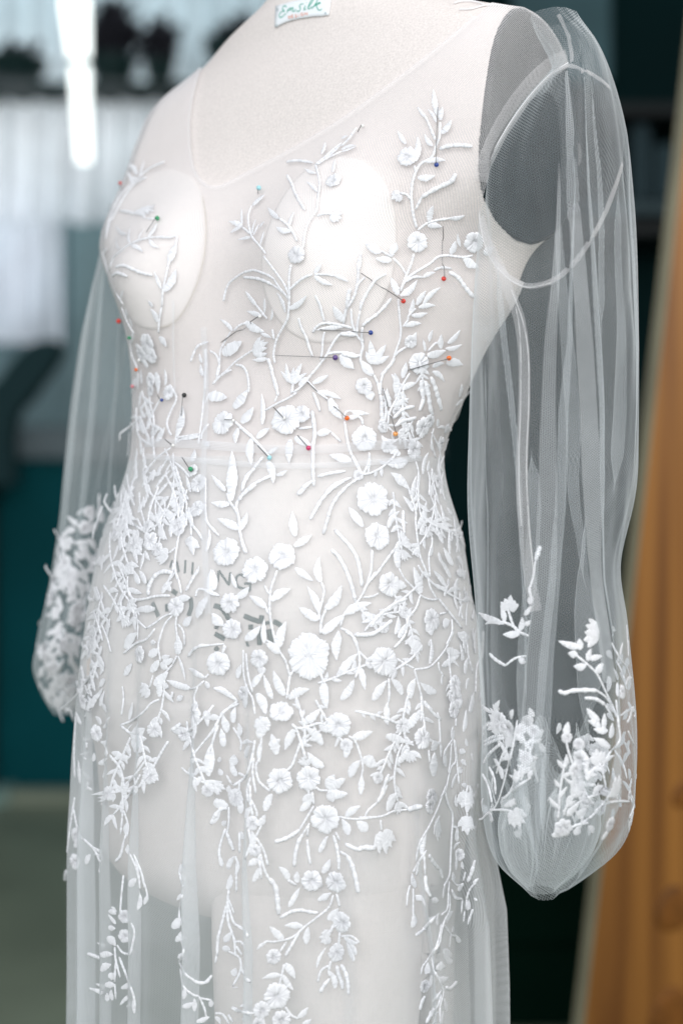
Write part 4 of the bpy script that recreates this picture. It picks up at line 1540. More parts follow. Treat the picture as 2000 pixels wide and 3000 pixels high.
S 620 60 650 200 660 330
L 640 520 660 360 50
S 680 220 720 340 735 440
L 700 470 735 380 40
L 560 300 630 230 66
F 520 580 66
L 370 530 450 560 50
L 440 650 370 560 40
L 400 490 450 540 30
L 370 680 440 690 50
L 360 770 440 850 80
F 520 760 66
S 580 640 610 720 590 850 570 930
S 450 840 500 910 570 930
L 540 930 600 880 50
S 430 860 440 980 480 1140
S 470 950 540 1130 600 1300 620 1420
L 610 1470 600 1330 40
B 180 920 240 940 290 960 40
L 320 930 270 820 44
L 300 940 420 930 60
L 300 1080 400 1020 70
L 370 1130 440 1110 70
S 440 1000 430 1180
L 340 1210 440 1210 60
L 200 1240 330 1280 44
L 260 1200 330 1270 36
L 360 1360 360 1280 50
L 410 1350 400 1250 50
S 430 1200 440 1340
L 490 1240 550 1250 60
L 480 1390 560 1310 40
L 540 1410 560 1320 36
L 1020 180 1050 100 50
L 1060 300 1030 190 40
L 1000 430 1060 380 40
S 1050 380 1020 560 1050 660
L 960 690 1030 580 80
L 990 810 1050 700 70
S 1040 800 1060 900 1020 1000
L 1010 960 1060 940 70
S 1020 1000 1080 1110 1160 1170
B 1150 1170 1210 1190 1270 1180 1320 1120 36
S 1030 1060 1060 1220 1150 1300 1200 1310
L 1060 1340 1070 1230 46
S 1200 1310 1250 1420 1270 1510
L 1050 1410 1150 1370 54
L 1160 1450 1160 1330 46
S 1210 1330 1320 1350
L 1310 1410 1310 1340 50
L 1180 1550 1300 1500 50
B 1350 1010 1370 900 1380 760 26
S 1500 1420 1568 1460
S 1350 1470 1420 1480 1480 1568
S 1470 1480 1510 1550
L 1350 1500 1400 1568 40
T 650 2500 3.136
S 230 1170 260 1180 220 1150
L 870 1050 960 860 30
L 150 1230 90 1230 10
S 60 900 160 960 170 1080 100 1220
S 170 960 190 1080 230 1180
L 110 1130 130 1050 60
L 410 940 400 930 10
F 475 950 72
L 580 1010 670 1150 70
S 570 1020 550 1120 530 1200
L 545 1120 370 1150 50
L 560 1120 655 1255 54
F 505 1310 124
F 365 1440 82
F 545 1530 90
S 290 1470 200 1460 95 1410
L 250 1460 165 1405 44
L 190 1530 270 1470 60
F 340 1560 60
S 580 1410 640 1490 700 1520
L 700 1510 790 1415 60
L 740 1568 820 1525 50
S 1080 760 1070 860
F 1050 920 78
S 1000 990 980 1090 1000 1130
L 1040 1240 990 1080 56
B 1055 1030 1070 1110 1100 1180 1110 1250 44
B 1095 1020 1140 1100 1160 1200 1165 1300 44
B 900 1280 940 1210 990 1150 40
L 1215 990 1150 820 70
S 880 1180 910 1080 980 1030
T 1100 2500 3.136
B 1000 0 1000 0 2
S 600 650 580 770 540 900 520 960 540 1080 590 1180 620 1280 590 1400 590 1568
S 530 900 480 970 430 1040 415 1110
L 460 1110 480 1000 70
F 450 1220 60
L 500 1220 530 1120 60
B 405 1440 420 1370 450 1310 40
L 700 1000 610 890 74
L 550 1050 630 1040 80
L 590 1150 660 1140 60
B 640 1230 680 1240 740 1180 40
S 560 1130 600 1160
S 600 1260 540 1350
L 520 1360 590 1260 40
S 600 1300 560 1420 480 1540
L 650 1450 620 1330 70
B 460 1560 500 1480 540 1430 40
L 520 1568 570 1450 40
L 600 1568 610 1450 40
"""
TRACE_R = """
T 1350 1550 2.851
U 400 680 415 550 140
S 390 670 430 790 470 850 560 890
L 330 770 150 698 62
L 360 790 205 795 48
L 365 775 335 650 52
S 340 770 430 810 480 850
L 490 850 512 735 52
L 530 800 580 765 42
L 490 870 350 880 62
B 660 140 640 200 620 260 44
S 620 260 600 400 570 500
L 570 625 592 555 54
B 570 480 572 520 580 560 30
L 530 720 590 640 44
B 240 1040 290 1090 370 1140 34
S 370 1140 450 1080 540 1060
L 480 1090 540 1110 50
U 1150 890 1000 860 150
L 1000 990 810 935 58
L 970 1050 890 1035 64
L 990 1010 985 915 64
S 940 1040 1040 1120 1130 1210 1200 1350 1270 1500 1290 1568
L 1050 1100 1080 1000 60
L 1060 1085 1175 1060 52
L 1040 1140 935 1145 62
L 1120 1190 1180 1120 72
B 810 1350 860 1370 930 1350 1050 1345 1130 1350 40
S 1130 1350 1200 1400 1260 1480
B 1030 1410 1120 1420 1200 1470 34
S 1200 1470 1260 1568
L 1260 900 1265 810 34
S 1260 950 1320 1080 1380 1160 1410 1250
L 1385 960 1370 800 44
L 1320 1050 1340 950 44
L 1390 1060 1390 930 50
F 1340 1360 60
L 1310 1400 1300 1280 64
L 1370 1300 1415 1240 50
L 1440 1568 1455 1440 44
T 1350 2050 2.851
U 350 220 230 120 160
L 270 70 330 0 54
L 260 110 180 45 44
F 330 190 90
F 400 250 84
L 420 160 440 80 54
L 380 390 410 270 90
B 200 380 280 340 360 320 30
B 190 530 240 450 330 370 30
B 200 350 270 310 350 300 28
L 350 255 220 250 50
L 390 500 345 400 64
S 470 170 430 400 390 560 350 720 300 870 230 950
B 180 620 230 720 260 860 30
B 235 560 280 660 290 790 30
L 350 660 305 535 64
L 160 950 190 820 74
S 230 940 180 990 150 1000
F 250 980 46
S 240 920 350 920 430 930
U 430 920 510 1080 150
L 360 890 460 830 54
S 350 830 450 740 580 650
L 560 650 600 580 44
L 430 760 500 690 40
S 1290 0 1310 200 1320 340 1240 440 1180 560 1200 700 1220 850
L 1150 180 1045 70 62
L 1160 230 1055 175 62
L 1220 260 1100 245 60
L 1185 250 1190 115 64
L 1240 320 1255 195 74
L 1240 400 1095 320 62
U 1150 540 1120 400 130
S 1150 530 1190 600
L 870 300 890 185 64
F 880 315 50
F 980 370 52
S 860 250 900 450 1000 700 1100 880
F 1000 500 88
F 950 590 60
L 1040 670 1110 575 56
L 1100 780 1180 715 64
U 1295 790 1280 620 180
S 1290 790 1300 840
S 1110 930 1200 870 1300 850 1400 850
L 880 970 985 865 64
L 980 970 1045 905 64
F 850 1070 84
L 760 1140 900 1030 80
S 850 1120 950 1050 1060 1030
F 1240 1040 66
L 1170 1170 1240 1080 54
L 950 1130 985 1055 74
L 1100 1110 1060 1050 50
S 1440 60 1390 90 1330 130
L 1380 190 1450 100 54
S 1390 260 1440 380
F 1455 640 24
F 1400 800 40
S 1420 800 1440 880 1400 990
L 1410 1050 1430 930 44
L 1395 1105 1390 1000 30
"""
# ------------------------------------------------------------------ embroidered lace
def parse(txt):
    x0 = y0 = 0; s = 1; out = []
    for l in txt.strip().splitlines():
        t = l.split(); k = t[0]; a = [float(v) for v in t[1:]]
        if k == 'T': x0, y0, s = a; continue
        if k == 'G': continue
        if k in 'LU':
            out.append((k, [(x0 + a[0] / s, y0 + a[1] / s), (x0 + a[2] / s, y0 + a[3] / s)], a[4] / s))
        elif k == 'F': out.append((k, [(x0 + a[0] / s, y0 + a[1] / s)], a[2] / s))
        elif k in 'SB':
            w = None
            if len(a) % 2: w = a.pop()
            out.append((k, [(x0 + a[i] / s, y0 + a[i + 1] / s) for i in range(0, len(a), 2)], (w or (34 if k == 'B' else 9)) / s))
    return out
def drop_points(p):
    q = [p[0]]
    for c in p[1:]:
        if math.hypot(c[0] - q[-1][0], c[1] - q[-1][1]) > 2: q.append(c)
    return q
def put(px, py, bv):
    """a photo pixel on the cloth; outside its outline the nearest bit of cloth at the same depth."""
    h = cast(px, py, bv)
    if h: return h[0], h[1]
    p = at(px, py, CAMD)
    for _ in range(4):
        w = bv.find_nearest(p)[0]; p = at(px, py, w.y + CAMD)
    n = (p - w)
    n = n.normalized() if n.length > 1e-5 else Vector((0, -1, 0))
    if (p - w).length > .010: p = w + n * .010
    return p, (n + Vector((0, -.4, 0))).normalized()
def lay(p, n, bv, lift):
    """drop a motif vertex on the cloth around it."""
    w = bv.find_nearest(p, .02)
    if w[0] is None: return p + n * lift
    d = (p - w[0]).dot(n); q = p - n * d if abs(d) < .006 else p
    q2 = p.lerp(w[0], .85)
    return q2 + n * (lift * .8)
def leaf_geo(B, T, n, width, bv, rs, N=16, curl=0.0):
    V = []; F = []; U = []; off = rs.uniform(0, 50); ax = T - B; L = ax.length
    if L < 1e-5: return [], [], []
    ax.normalize(); sd = n.cross(ax).normalized(); k5 = (-1, -.55, 0, .55, 1)
    bend = rs.uniform(-.10, .10) * L
    up = rs.uniform(.0, .0006)
    for i in range(N + 1):
        s = i / N; w = width / 2 * max(.05, math.sin(math.pi * min(1, s * .93 + .05) ** .82) ** .85) * (1 + rs.uniform(-.16, .12))
        c = B + ax * (L * s) + sd * (bend * math.sin(math.pi * s))
        st = (.00022 if i % 2 else -.00018) + rs.uniform(-.0001, .0001)
        for q in k5:
            hgt = {-1: .0, -.55: .0007, 0: .0004, .55: .0007, 1: .0}[q] + st + up * s
            V.append(lay(c + sd * (w * q * (1.06 if i % 2 else .95)), n, bv, .0003 + hgt * min(1, width / .004))); U.append((off + s * 20, q * .5 + off))
    for i in range(N):
        for k in range(4): F.append((i * 5 + k, i * 5 + k + 1, i * 5 + 6 + k, i * 5 + 5 + k))
    return V, F, U
def flower_geo(C, n, r, bv, rs, seg=72):
    V = []; F = []; U = []; off = rs.uniform(0, 50); u = n.orthogonal().normalized(); w = n.cross(u); pet = rs.choice((5, 6, 6, 7, 8)); ph = rs.uniform(0, 6.28)
    lob = rs.uniform(.05, .10)
    rr = (.0, .10, .20, .32, .55, .80, .95, 1.0); hh = (-.0002, -.0001, .0004, .0007, .0008, .0007, .0005, .0)
    jit = [rs.uniform(-.085, .06) for _ in range(seg)]; rdg = [(-3.0 if rs.random() < .16 else rs.uniform(-1, 1)) for _ in range(seg)]
    for a_, h_ in zip(rr, hh):
        for k in range(seg):
            a = 2 * math.pi * k / seg; gap = abs(math.sin((a - ph) * pet / 2))
            out = 1 - lob * (1 - gap) ** 2 * 1.6 + jit[k]
            R_ = r * a_ * (out if a_ > .5 else 1 + jit[k] * 1.5)
            h = h_ * (1 - .35 * (1 - gap) ** 6 * (a_ > .3)) + ((.00026 if k % 2 else -.00024) + .00022 * rdg[k]) * (a_ > .15)
            V.append(lay(C + (u * math.cos(a) + w * math.sin(a)) * R_, n, bv, .0005 + h * min(1.2, r / .006))); U.append((off + k / seg * 44, a_ * 2.2 + off))
    m = len(rr)
    for i in range(m - 1):
        for k in range(seg): F.append((i * seg + k, i * seg + (k + 1) % seg, (i + 1) * seg + (k + 1) % seg, (i + 1) * seg + k))
    return V, F, U
def merge(parts):
    V = []; F = []; U = []
    for p in parts:
        o = len(V); V += p[0]; F += [tuple(i + o for i in q) for q in p[1]]
        if len(p) > 2: U += p[2]
    return (V, F, U) if U else (V, F)
def bud_geo(B, T, n, r, bv, rs):
    ax = T - B; L = ax.length; ax.normalize(); sd = n.cross(ax).normalized(); ps = []
    for k, q in enumerate((-1.0, -.5, 0, .5, 1.0)):
        a = q * .75; d = ax * math.cos(a) + sd * math.sin(a) * min(1.4, r / L * 1.3)
        d.normalize(); ps.append(leaf_geo(B + d * (L * .05), B + d * (L * (.95 + rs.uniform(-.1, .06)) * (1 - .12 * abs(q))), n, r * .55, bv, rs, 9))
    return merge(ps)
def cord_geo(P, N, r, rs, lumpy, bv):
    pts = []; nn = []; 
    for i in range(len(P) - 1):
        d = (P[i + 1] - P[i]).length; k = max(1, int(d / (.0011 if lumpy else .0016)))
        for j in range(k): pts.append(P[i].lerp(P[i + 1], j / k)); nn.append(N[i].lerp(N[i + 1], j / k).normalized())
    pts.append(P[-1]); nn.append(N[-1]); m = len(pts); R = []
    for i in range(m):
        e = min(i, m - 1 - i)
        if lumpy: q = r * (1 + .16 * math.sin(i * 1.35) + rs.uniform(-.10, .10)) * min(1, .55 + e * .25)
        else: q = r * (1 + (.16 if i % 2 else -.10) + rs.uniform(-.08, .08)) * min(1, .7 + e * .2)
        R.append(q)
    pts = [p + n * (r * .3) for p, n in zip(pts, nn)]
    sg = 7 if lumpy else 6; V, F = tube_mesh(pts, R, sg, nn, .62); off = rs.uniform(0, 50)
    return V, F, [(off + (i // sg) * (.9 if lumpy else .7), (i % sg) / sg * 1.5 + off) for i in range(len(V))]
LEAVES = []; OTHERS = []
def sew(items, bv, owner, seed):
    rs = random.Random(seed)
    for k, pts, w in items:
        if k in 'SB':
            pts = drop_points(pts)
            if len(pts) < 2: continue
            C = catmull([Vector((a, b, 0)) for a, b in pts], 5); P = []; N = []
            for c in C:
                p, n = put(c.x, c.y, bv); P.append(p); N.append(n)
            # no leaps between folds: a jump in depth is eased
            for i in range(1, len(P)):
                lim = (Vector((C[i].x - C[i - 1].x, C[i].y - C[i - 1].y, 0)).length / FPX) * CAMD * 2.2 + .001
                dy = P[i].y - P[i - 1].y
                if abs(dy) > lim: P[i] = at(C[i].x, C[i].y, P[i - 1].y + math.copysign(lim, dy) + CAMD)
            sc = (P[0].y + CAMD) / FPX
            if k == 'S': v, f, uv = cord_geo(P, N, 3.7 * sc * rs.uniform(.85, 1.2), rs, False, bv)
            else: v, f, uv = cord_geo(P, N, max(3.6, w * .46) * sc, rs, True, bv)
            OTHERS.append(('stem' if k == 'S' else 'corded_sprig', v, f, owner(P[len(P) // 2]), len(v), uv))
        elif k == 'F':
            p, n = put(*pts[0], bv); v, f, uv = flower_geo(p, n, w * (p.y + CAMD) / FPX, bv, rs)
            OTHERS.append(('flower', v, f, owner(p), len(v), uv))
        elif k == 'U':
            B, n1 = put(*pts[0], bv); T, n2 = put(*pts[1], bv); v, f, uv = bud_geo(B, T, (n1 + n2).normalized(), w * (B.y + CAMD) / FPX, bv, rs)
            OTHERS.append(('flower_bud', v, f, owner(B), len(v), uv))
        elif k == 'L':
            B, n1 = put(*pts[0], bv); T, n2 = put(*pts[1], bv); n = (n1 + n2)
            n = n.normalized() if n.length > .1 else n1
            if (T - B).length > .06: T = B + (T - B).normalized() * .03
            W = w * (B.y + CAMD) / FPX; v, f, uv = leaf_geo(B, T, n, W, bv, rs)
            if v: LEAVES.append(('leaf', v, f, owner(B), (T - B).length * W, uv))
def body_owner(p): return bodice if p.z > .044 else skirt
rsd = random.Random(3)
sew(parse(TRACE), BV_G, body_owner, 11)
sew(parse(TRACE_R), BV_R, lambda p: sleeve_r, 12)
# thick growth of leaves along the far hip and down both outlines, and on the far sleeve
def scatter(n, f, bv, owner, seed, big=1.0):
    r = random.Random(seed); it = []
    for _ in range(n):
        x, y, ang = f(r); l = r.uniform(26, 48) * big; w = r.uniform(13, 22) * big
        it.append(('L', [(x, y), (x + l * math.cos(ang), y + l * math.sin(ang))], w))
        if r.random() < .16: it.append(('S', [(x - 30 * math.cos(ang + .4), y - 40), (x, y), (x + 12, y + 45)], 6))
    sew(it, bv, owner, seed)
def hipL(r):
    y = r.uniform(1330, 2130); e = np.interp(y, [1330, 1500, 1650, 1800, 2000, 2130], [398, 340, 286, 256, 230, 220])
    return e + abs(r.gauss(0, .45)) * 105 + 4, y, r.choice((1, -1)) * r.uniform(.9, 2.2)
scatter(80, hipL, BV_G, body_owner, 21)
def waistR(r):
    y = r.uniform(1240, 2250); e = np.interp(y, [1240, 1300, 1420, 1560, 1700, 1900, 2250], [1310, 1288, 1292, 1338, 1372, 1405, 1418])
    return e - abs(r.gauss(0, .5)) * 60 + 2, y, r.choice((1, -1)) * r.uniform(1.25, 1.9)
scatter(42, waistR, BV_G, body_owner, 22, .8)
def waistL(r):
    y = r.uniform(960, 1400); e = np.interp(y, [960, 1050, 1200, 1400], [385, 398, 404, 376])
    return e + r.uniform(0, 60), y, r.uniform(.8, 2.3)
scatter(8, waistL, BV_G, body_owner, 23)
# sprigs that fill the spaces between the large sprays
def sprigs(n, f, seed, big=1.0, bv=None, owner=None):
    r = random.Random(seed); it = []
    for _ in range(n):
        x, y, ang = f(r); mark = len(it); k = r.randint(4, 7); cur = r.uniform(-.16, .16); pts = [(x, y)]; a = ang
        for i in range(k):
            a += cur + r.uniform(-.12, .12); st = r.uniform(22, 32) * big; x += st * math.cos(a); y += st * math.sin(a); pts.append((x, y))
            sd = 1 if i % 2 else -1; la = a + sd * r.uniform(.5, 1.0); l = r.uniform(28, 46) * big
            if r.random() < .85: it.append(('L', [(x, y), (x + l * math.cos(la), y + l * math.sin(la))], r.uniform(11, 18) * big))
            if r.random() < .3: it.append(('L', [(x, y), (x + l * .8 * math.cos(a - sd * .8), y + l * .8 * math.sin(a - sd * .8))], r.uniform(10, 15) * big))
        if any(460 < p[0] < 840 and 1600 < p[1] < 1940 for p in pts): it = it[:mark]; continue
        it.append(('S', pts, 3)); q = r.random()
        if q < .45: it.append(('F', [(x + 14 * math.cos(a), y + 14 * math.sin(a))], r.uniform(19, 29) * big))
        elif q < .7: it.append(('U', [(x, y), (x + 38 * math.cos(a), y + 38 * math.sin(a))], 26 * big))
        else: it.append(('L', [(x, y), (x + 42 * math.cos(a), y + 42 * math.sin(a))], 16 * big))
    sew(it, bv or BV_G, owner or body_owner, seed)
dn = lambda r: math.pi / 2 + r.uniform(-.75, .75)
sprigs(22, lambda r: (r.uniform(290, 600), r.uniform(1370, 1980), dn(r)), 31)
sprigs(3, lambda r: (r.uniform(405, 560), r.uniform(1080, 1380), dn(r)), 32, .85)
sprigs(9, lambda r: (r.uniform(300, 640), r.uniform(1950, 2300), dn(r)), 33)
sprigs(15, lambda r: (r.uniform(1130, 1330), r.uniform(1380, 2250), dn(r)), 34, .9)
sprigs(10, lambda r: (r.uniform(640, 1100), r.uniform(1700, 2350), r.uniform(0, 6.28)), 35, .8)
sprigs(8, lambda r: (r.uniform(1120, 1250), r.uniform(1050, 1330), dn(r)), 36, .75)
sprigs(9, lambda r: (r.uniform(270, 420), r.uniform(1380, 2000), math.pi / 2 + r.uniform(-.1, .35)), 37, 1.05)
sprigs(4, lambda r: (r.uniform(1430, 1530), r.uniform(2260, 2400), r.uniform(-1.9, -.7)), 38, .9, BV_R, lambda p: sleeve_r)
sprigs(6, lambda r: (r.uniform(1620, 1760), r.uniform(2360, 2440), r.uniform(-1.6, .1)), 39, 1.0, BV_R, lambda p: sleeve_r)
def farS(r):
    y = 1480 + 590 * r.random() ** .75; L = np.interp(y, [1480, 1560, 1700, 1850, 2000, 2092], [230, 178, 150, 114, 110, 178]); R = np.interp(y, [1560, 1800, 2000, 2092], [300, 255, 225, 215])
    return L + (R - L) * r.random() ** 1.4, y, r.uniform(0, 6.28)
scatter(140, farS, BV_L, lambda p: sleeve_l, 24, 1.0)
def backS(r):
    if r.random() < .55: y = r.uniform(1880, 2380); x = np.interp(y, [1880, 2100, 2300, 2380], [1838, 1858, 1850, 1830]) - abs(r.gauss(0, .5)) * 120
    else: y = r.uniform(2080, 2420); x = r.uniform(1430, 1800)
    return x, y, r.choice((1, -1)) * r.uniform(.5, 2.4)
scatter(62, backS, BV_RB, lambda p: sleeve_r, 26, 1.0)
r_ = random.Random(6); sew([('F', [(r_.uniform(1440, 1840), r_.uniform(2120, 2420))], r_.uniform(18, 30)) for i in range(9)], BV_RB, lambda p: sleeve_r, 27)
r_ = random.Random(5); sew([('F', [(170 + r_.uniform(-40, 60), 1650 + i * 34)], r_.uniform(18, 28)) for i in range(12)] + [('F', [(262, 1500)], 18), ('F', [(250, 1545)], 22), ('L', [(268, 1530), (272, 1480)], 20)], BV_L, lambda p: sleeve_l, 25)

def hang(o, ow):
    if ow in (sleeve_r, sleeve_l, bodice, skirt):
        o.parent = ow; o.matrix_parent_inverse = Matrix.Identity(4)
    return o
ALL = {}
for it in LEAVES + OTHERS: ALL.setdefault(it[0], []).append(it)
for nm, its in ALL.items():
    its.sort(key=lambda q: -q[4])
    for nm_, v, f, ow, _, uv in its[:285]: hang(new_obj(nm, v, f, M['lace'], uv=uv), ow)
    rest = {}
    for nm_, v, f, ow, _, uv in its[285:]: rest.setdefault(ow.name, (ow, []))[1].append((v, f, uv))
    for ow, ps in rest.values():
        v, f, uv = merge(ps); o = hang(new_obj(nm, v, f, M['lace'], uv=uv), ow); o['kind'] = 'stuff'

# ------------------------------------------------------------------ pins
def pin_mat(name, col, pearl): return mat(name, col, rough=.18 if pearl else .3, spec=.6, coat=.6 if pearl else .25)
PC = {'blue': ((.012, .05, .28), 0), 'red': ((.72, .045, .03), 0), 'purple': ((.10, .045, .22), 1), 'orange': ((.90, .16, .008), 0), 'amber': ((.85, .36, .10), 1), 'magenta': ((.62, .03, .14), 1),
      'aqua': ((.36, .70, .76), 0), 'green': ((.03, .30, .13), 0), 'black': ((.006, .008, .007), 0), 'white': ((.86, .86, .84), 0), 'pink': ((.75, .25, .28), 0)}
PM = {k: pin_mat("pin_" + k, c, p) for k, (c, p) in PC.items()}
def pin(head, tip, col, label, r=6.2, lift=.0028, gap=None):
    h = cast(*head)
    if h is None:
        p, n = put(*head, BV_G); h = (p, n)
    H = h[0] + h[1] * lift; e = empty("dressmaking_pin", H); tag(e, label, "pin", "dressmaking pins in the gown")
    R = r * (H.y + CAMD) / FPX
    bm = bmesh.new(); bmesh.ops.create_uvsphere(bm, u_segments=20, v_segments=12, radius=R)
    me = bpy.data.meshes.new("pin_head"); bm.to_mesh(me); bm.free(); me.materials.append(PM[col])
    for p in me.polygons: p.use_smooth = True
    o = bpy.data.objects.new("pin_head", me); COL.objects.link(o); o.parent = e
    if tip:
        k = 14; P = []
        for i in range(k + 1):
            t = i / k; q = (head[0] + (tip[0] - head[0]) * t, head[1] + (tip[1] - head[1]) * t)
            g = cast(*q) or put(*q, BV_G)
            l = lift * (1 - t) + .0016
            if gap and gap[0] < t < gap[1]: l = -.0006
            P.append(g[0] + g[1] * l - H)
        P = [Vector(p) for p in P]
        v, f = tube_mesh(P, [.00034] * (k + 1), 6); o2 = new_obj("shaft", v, f, M['steel'], e)
    return e
PINS = [((1280, 485), (1284, 316), 'blue', "blue ball headed pin standing below the upright lace sprig near the sleeve", None),
        ((1295, 817), (1296, 662), 'red', "red headed pin with long upright shaft under the sleeve armhole", (.24, .72)),
        ((1178, 882), (1056, 801), 'red', "red headed pin on slanting shaft above the feathered lace leaves", (.45, .72)),
        ((1084, 974), (937, 965), 'blue', "blue headed pin lying level beside the tulip shaped lace bud", (.3, .6)),
        ((983, 1048), (806, 1041), 'purple', "purple pearl headed pin lying level under the bust", (.22, 1.1)),
        ((1308, 1048), (1192, 1085), 'orange', "orange headed pin stuck through the large lace flower near the sleeve", None),
        ((1015.6, 1227), (901, 1120), 'orange', "orange headed pin slanting down in the middle of the waist", (.3, .75)),
        ((1153, 1271), (1119, 1136), 'amber', "amber pearl headed pin under the fan of stitched lace cords", (.4, .62)),
        ((904.6, 1315), (873, 1277), 'magenta', "magenta pearl headed pin beside the long stitched cord at the waist", None),
        ((792.6, 1344), (757, 1307), 'aqua', "pale aqua headed pin on the waist seam", None),
        ((564.7, 1377.6), (537, 1341), 'green', "green headed pin just below the waist on the left lace spray", None),
        ((546.6, 1160.7), (535, 1219), 'black', "black headed pin standing above a single white lace leaf", None),
        ((481.6, 1174), (466, 1158), 'blue', "small blue headed pin on the dense lace at the far waist", None),
        ((387.7, 987.5), None, 'green', "tiny green headed pin at the outline under the far bust", None),
        ((357, 939), None, 'red', "red headed pin on the outline below the far bust", None),
        ((359, 540.5), (359, 556), 'red', "smallest red headed pin on the outline above the far cup", None),
        ((466, 646), (432, 684), 'green', "dark green headed pin on the far bra cup", None),
        ((764, 556), (759, 572), 'aqua', "pale aqua headed pin at the tip of a lace bud under the neckline", None),
        ((1066, 374), (1050, 389), 'white', "white headed pin beside the neckline edge", None),
        ((416, 1054), None, 'white', "white bead pin in the ruffled lace flower at the far waist", None),
        ((408, 1082), None, 'orange', "tiny orange pin peeping from the ruffled lace under the far bust", None),
        ((397, 1132), None, 'pink', "tiny pink pin on the outline of the far waist", None),
        ((768, 928), (651, 1004), 'white', "white headed pin with dark shaft slanting under the bust between lace leaves", (.25, .55)),
        ((835, 1228), (803, 1194), 'white', "white headed pin pushed into the big double lace flower", None),
        ((688, 1236), (661, 1231), 'white', "white headed pin across the arched lace cord on the left ribs", None),
        ((514, 1308), (487, 1288), 'white', "white headed pin in the knot of lace stems at the far waist", None)]
for hd, tp, c, lb, gp in PINS:
    small = lb.startswith(("tiny", "smallest", "small"))
    pin(hd, tp, c, lb, {'amber': 7.6, 'purple': 8.4, 'magenta': 7.4, 'white': 5.0}.get(c, 5.2 if small else 7.2), gap=gp)
for k, (pts, lb) in enumerate(([[(1330, 14), (1352, 8), (1390, 9), (1420, 20)], "curled loose white thread on the shoulder of the form"], [[(1345, 32), (1380, 30), (1420, 20), (1450, 19), (1482, 23)], "straighter loose white thread trailing toward the sleeve head"])):
    P, N = cast_line(pts, BV_BODY, .0015); v, f = tube_mesh(P, [.0006] * len(P), 6); tag(new_obj("loose_thread", v, f, M['white_thread']), lb, "thread", "loose threads on the shoulder")

# ------------------------------------------------------------------ maker's label on the neck and printing on the hip
M['label'] = mat("label_satin", (.85, .89, .92), rough=.5); M['ink_green'] = mat("label_green", (.06, .42, .30), rough=.7); M['ink_orange'] = mat("label_orange", (.80, .36, .26), rough=.7); M['ink_grey'] = mat("label_grey", (.30, .40, .42), rough=.7)
def T0(x, y): return 780 + x / 7.127, y / 7.127
bot = [T0(*p) for p in [(205, 585), (250, 575), (330, 525), (430, 480), (560, 437), (680, 410), (800, 390), (920, 372), (1040, 357), (1180, 355), (1250, 342), (1325, 335)]]
top = [(T0(225, 150)[0] + (T0(1375, -60)[0] - T0(225, 150)[0]) * i / 11, T0(225, 150)[1] + (T0(1375, -60)[1] - T0(225, 150)[1]) * (i / 11) - 5 * math.sin(math.pi * i / 11)) for i in range(12)]
V = []; F = []
for r in range(7):
    for i in range(12):
        q = (top[i][0] + (bot[i][0] - top[i][0]) * r / 6, top[i][1] + (bot[i][1] - top[i][1]) * r / 6); h = cast(q[0], q[1], BV_BODY, .0018) or cast(q[0] + 6, q[1], BV_BODY, .0018)
        V.append(h[0])
F = grid_faces(7, 12, False)
neck_label = fpar(new_obj("neck_label", V, F, M['label']))
sol = neck_label.modifiers.new("thickness", 'SOLIDIFY'); sol.thickness = .0009; sol.offset = 0
BV_LAB = BVHTree.FromPolygons([tuple(v) for v in V], F)
def ink(name, strokes, r, m, xf, bv, par, off):
    parts = []
    for s in strokes:
        C = catmull([Vector((*xf(x, y), 0)) for x, y in s], 6); P = []; N = []
        for c in C:
            h = cast(c.x, c.y, bv, off)
            if h: P.append(h[0]); N.append(h[1])
        if len(P) > 1: parts.append(tube_mesh(P, [r * (p.y + CAMD) / FPX for p in P], 6, N, .25))
    v, f = merge(parts); o = new_obj(name, v, f, m); o.parent = par; o.matrix_parent_inverse = Matrix.Identity(4); return o
EMS = [[(430, 160), (400, 125), (360, 150), (350, 200), (390, 240), (330, 250), (285, 310), (300, 370), (350, 350), (420, 285)], [(440, 270), (455, 225), (480, 190)], [(462, 240), (505, 172), (520, 182), (505, 232)], [(512, 222), (555, 165), (570, 182), (560, 232), (590, 246), (622, 200)],
       [(785, 88), (735, 95), (702, 130), (722, 180), (702, 230), (672, 246), (640, 228)], [(825, 125), (797, 190), (802, 212), (842, 188)], [(848, 66), (852, 70)], [(870, 185), (930, 100), (985, 15), (995, -25), (955, 0), (900, 110), (880, 175), (912, 192), (960, 140)],
       [(960, 192), (1040, 80), (1090, -20)], [(1000, 152), (1050, 95), (1110, 62), (1135, 75), (1050, 112)], [(1048, 112), (1080, 190), (1112, 220), (1150, 212), (1162, 190)]]
DES = [[(470, 345), (480, 395)], [(470, 345), (505, 350), (515, 375), (480, 395)], [(570, 315), (535, 325), (546, 380), (582, 368)], [(540, 350), (572, 342)], [(640, 305), (612, 316), (622, 338), (644, 345), (640, 364), (610, 370)], [(675, 300), (686, 354)],
       [(775, 275), (735, 286), (730, 318), (750, 335), (778, 325), (778, 305), (755, 309)], [(818, 325), (808, 275)], [(808, 275), (870, 315)], [(870, 315), (862, 262)]]
def ringpts(x, y, r): return [(x + r * math.cos(a), y + r * math.sin(a)) for a in np.linspace(.6, 6.0, 9)]
ink("lettering", EMS, 1.35, M['ink_green'], T0, BV_LAB, neck_label, .0008)
ink("lettering", DES, 1.0, M['ink_orange'], T0, BV_LAB, neck_label, .0008)
ink("stitch_ring", [ringpts(252, 210, 20), ringpts(1250, 285, 20), ringpts(233, 540, 16)], .8, M['ink_grey'], T0, BV_LAB, neck_label, .0008)
def T1(x, y): return 400 + x / 3.136, 1600 + y / 3.136
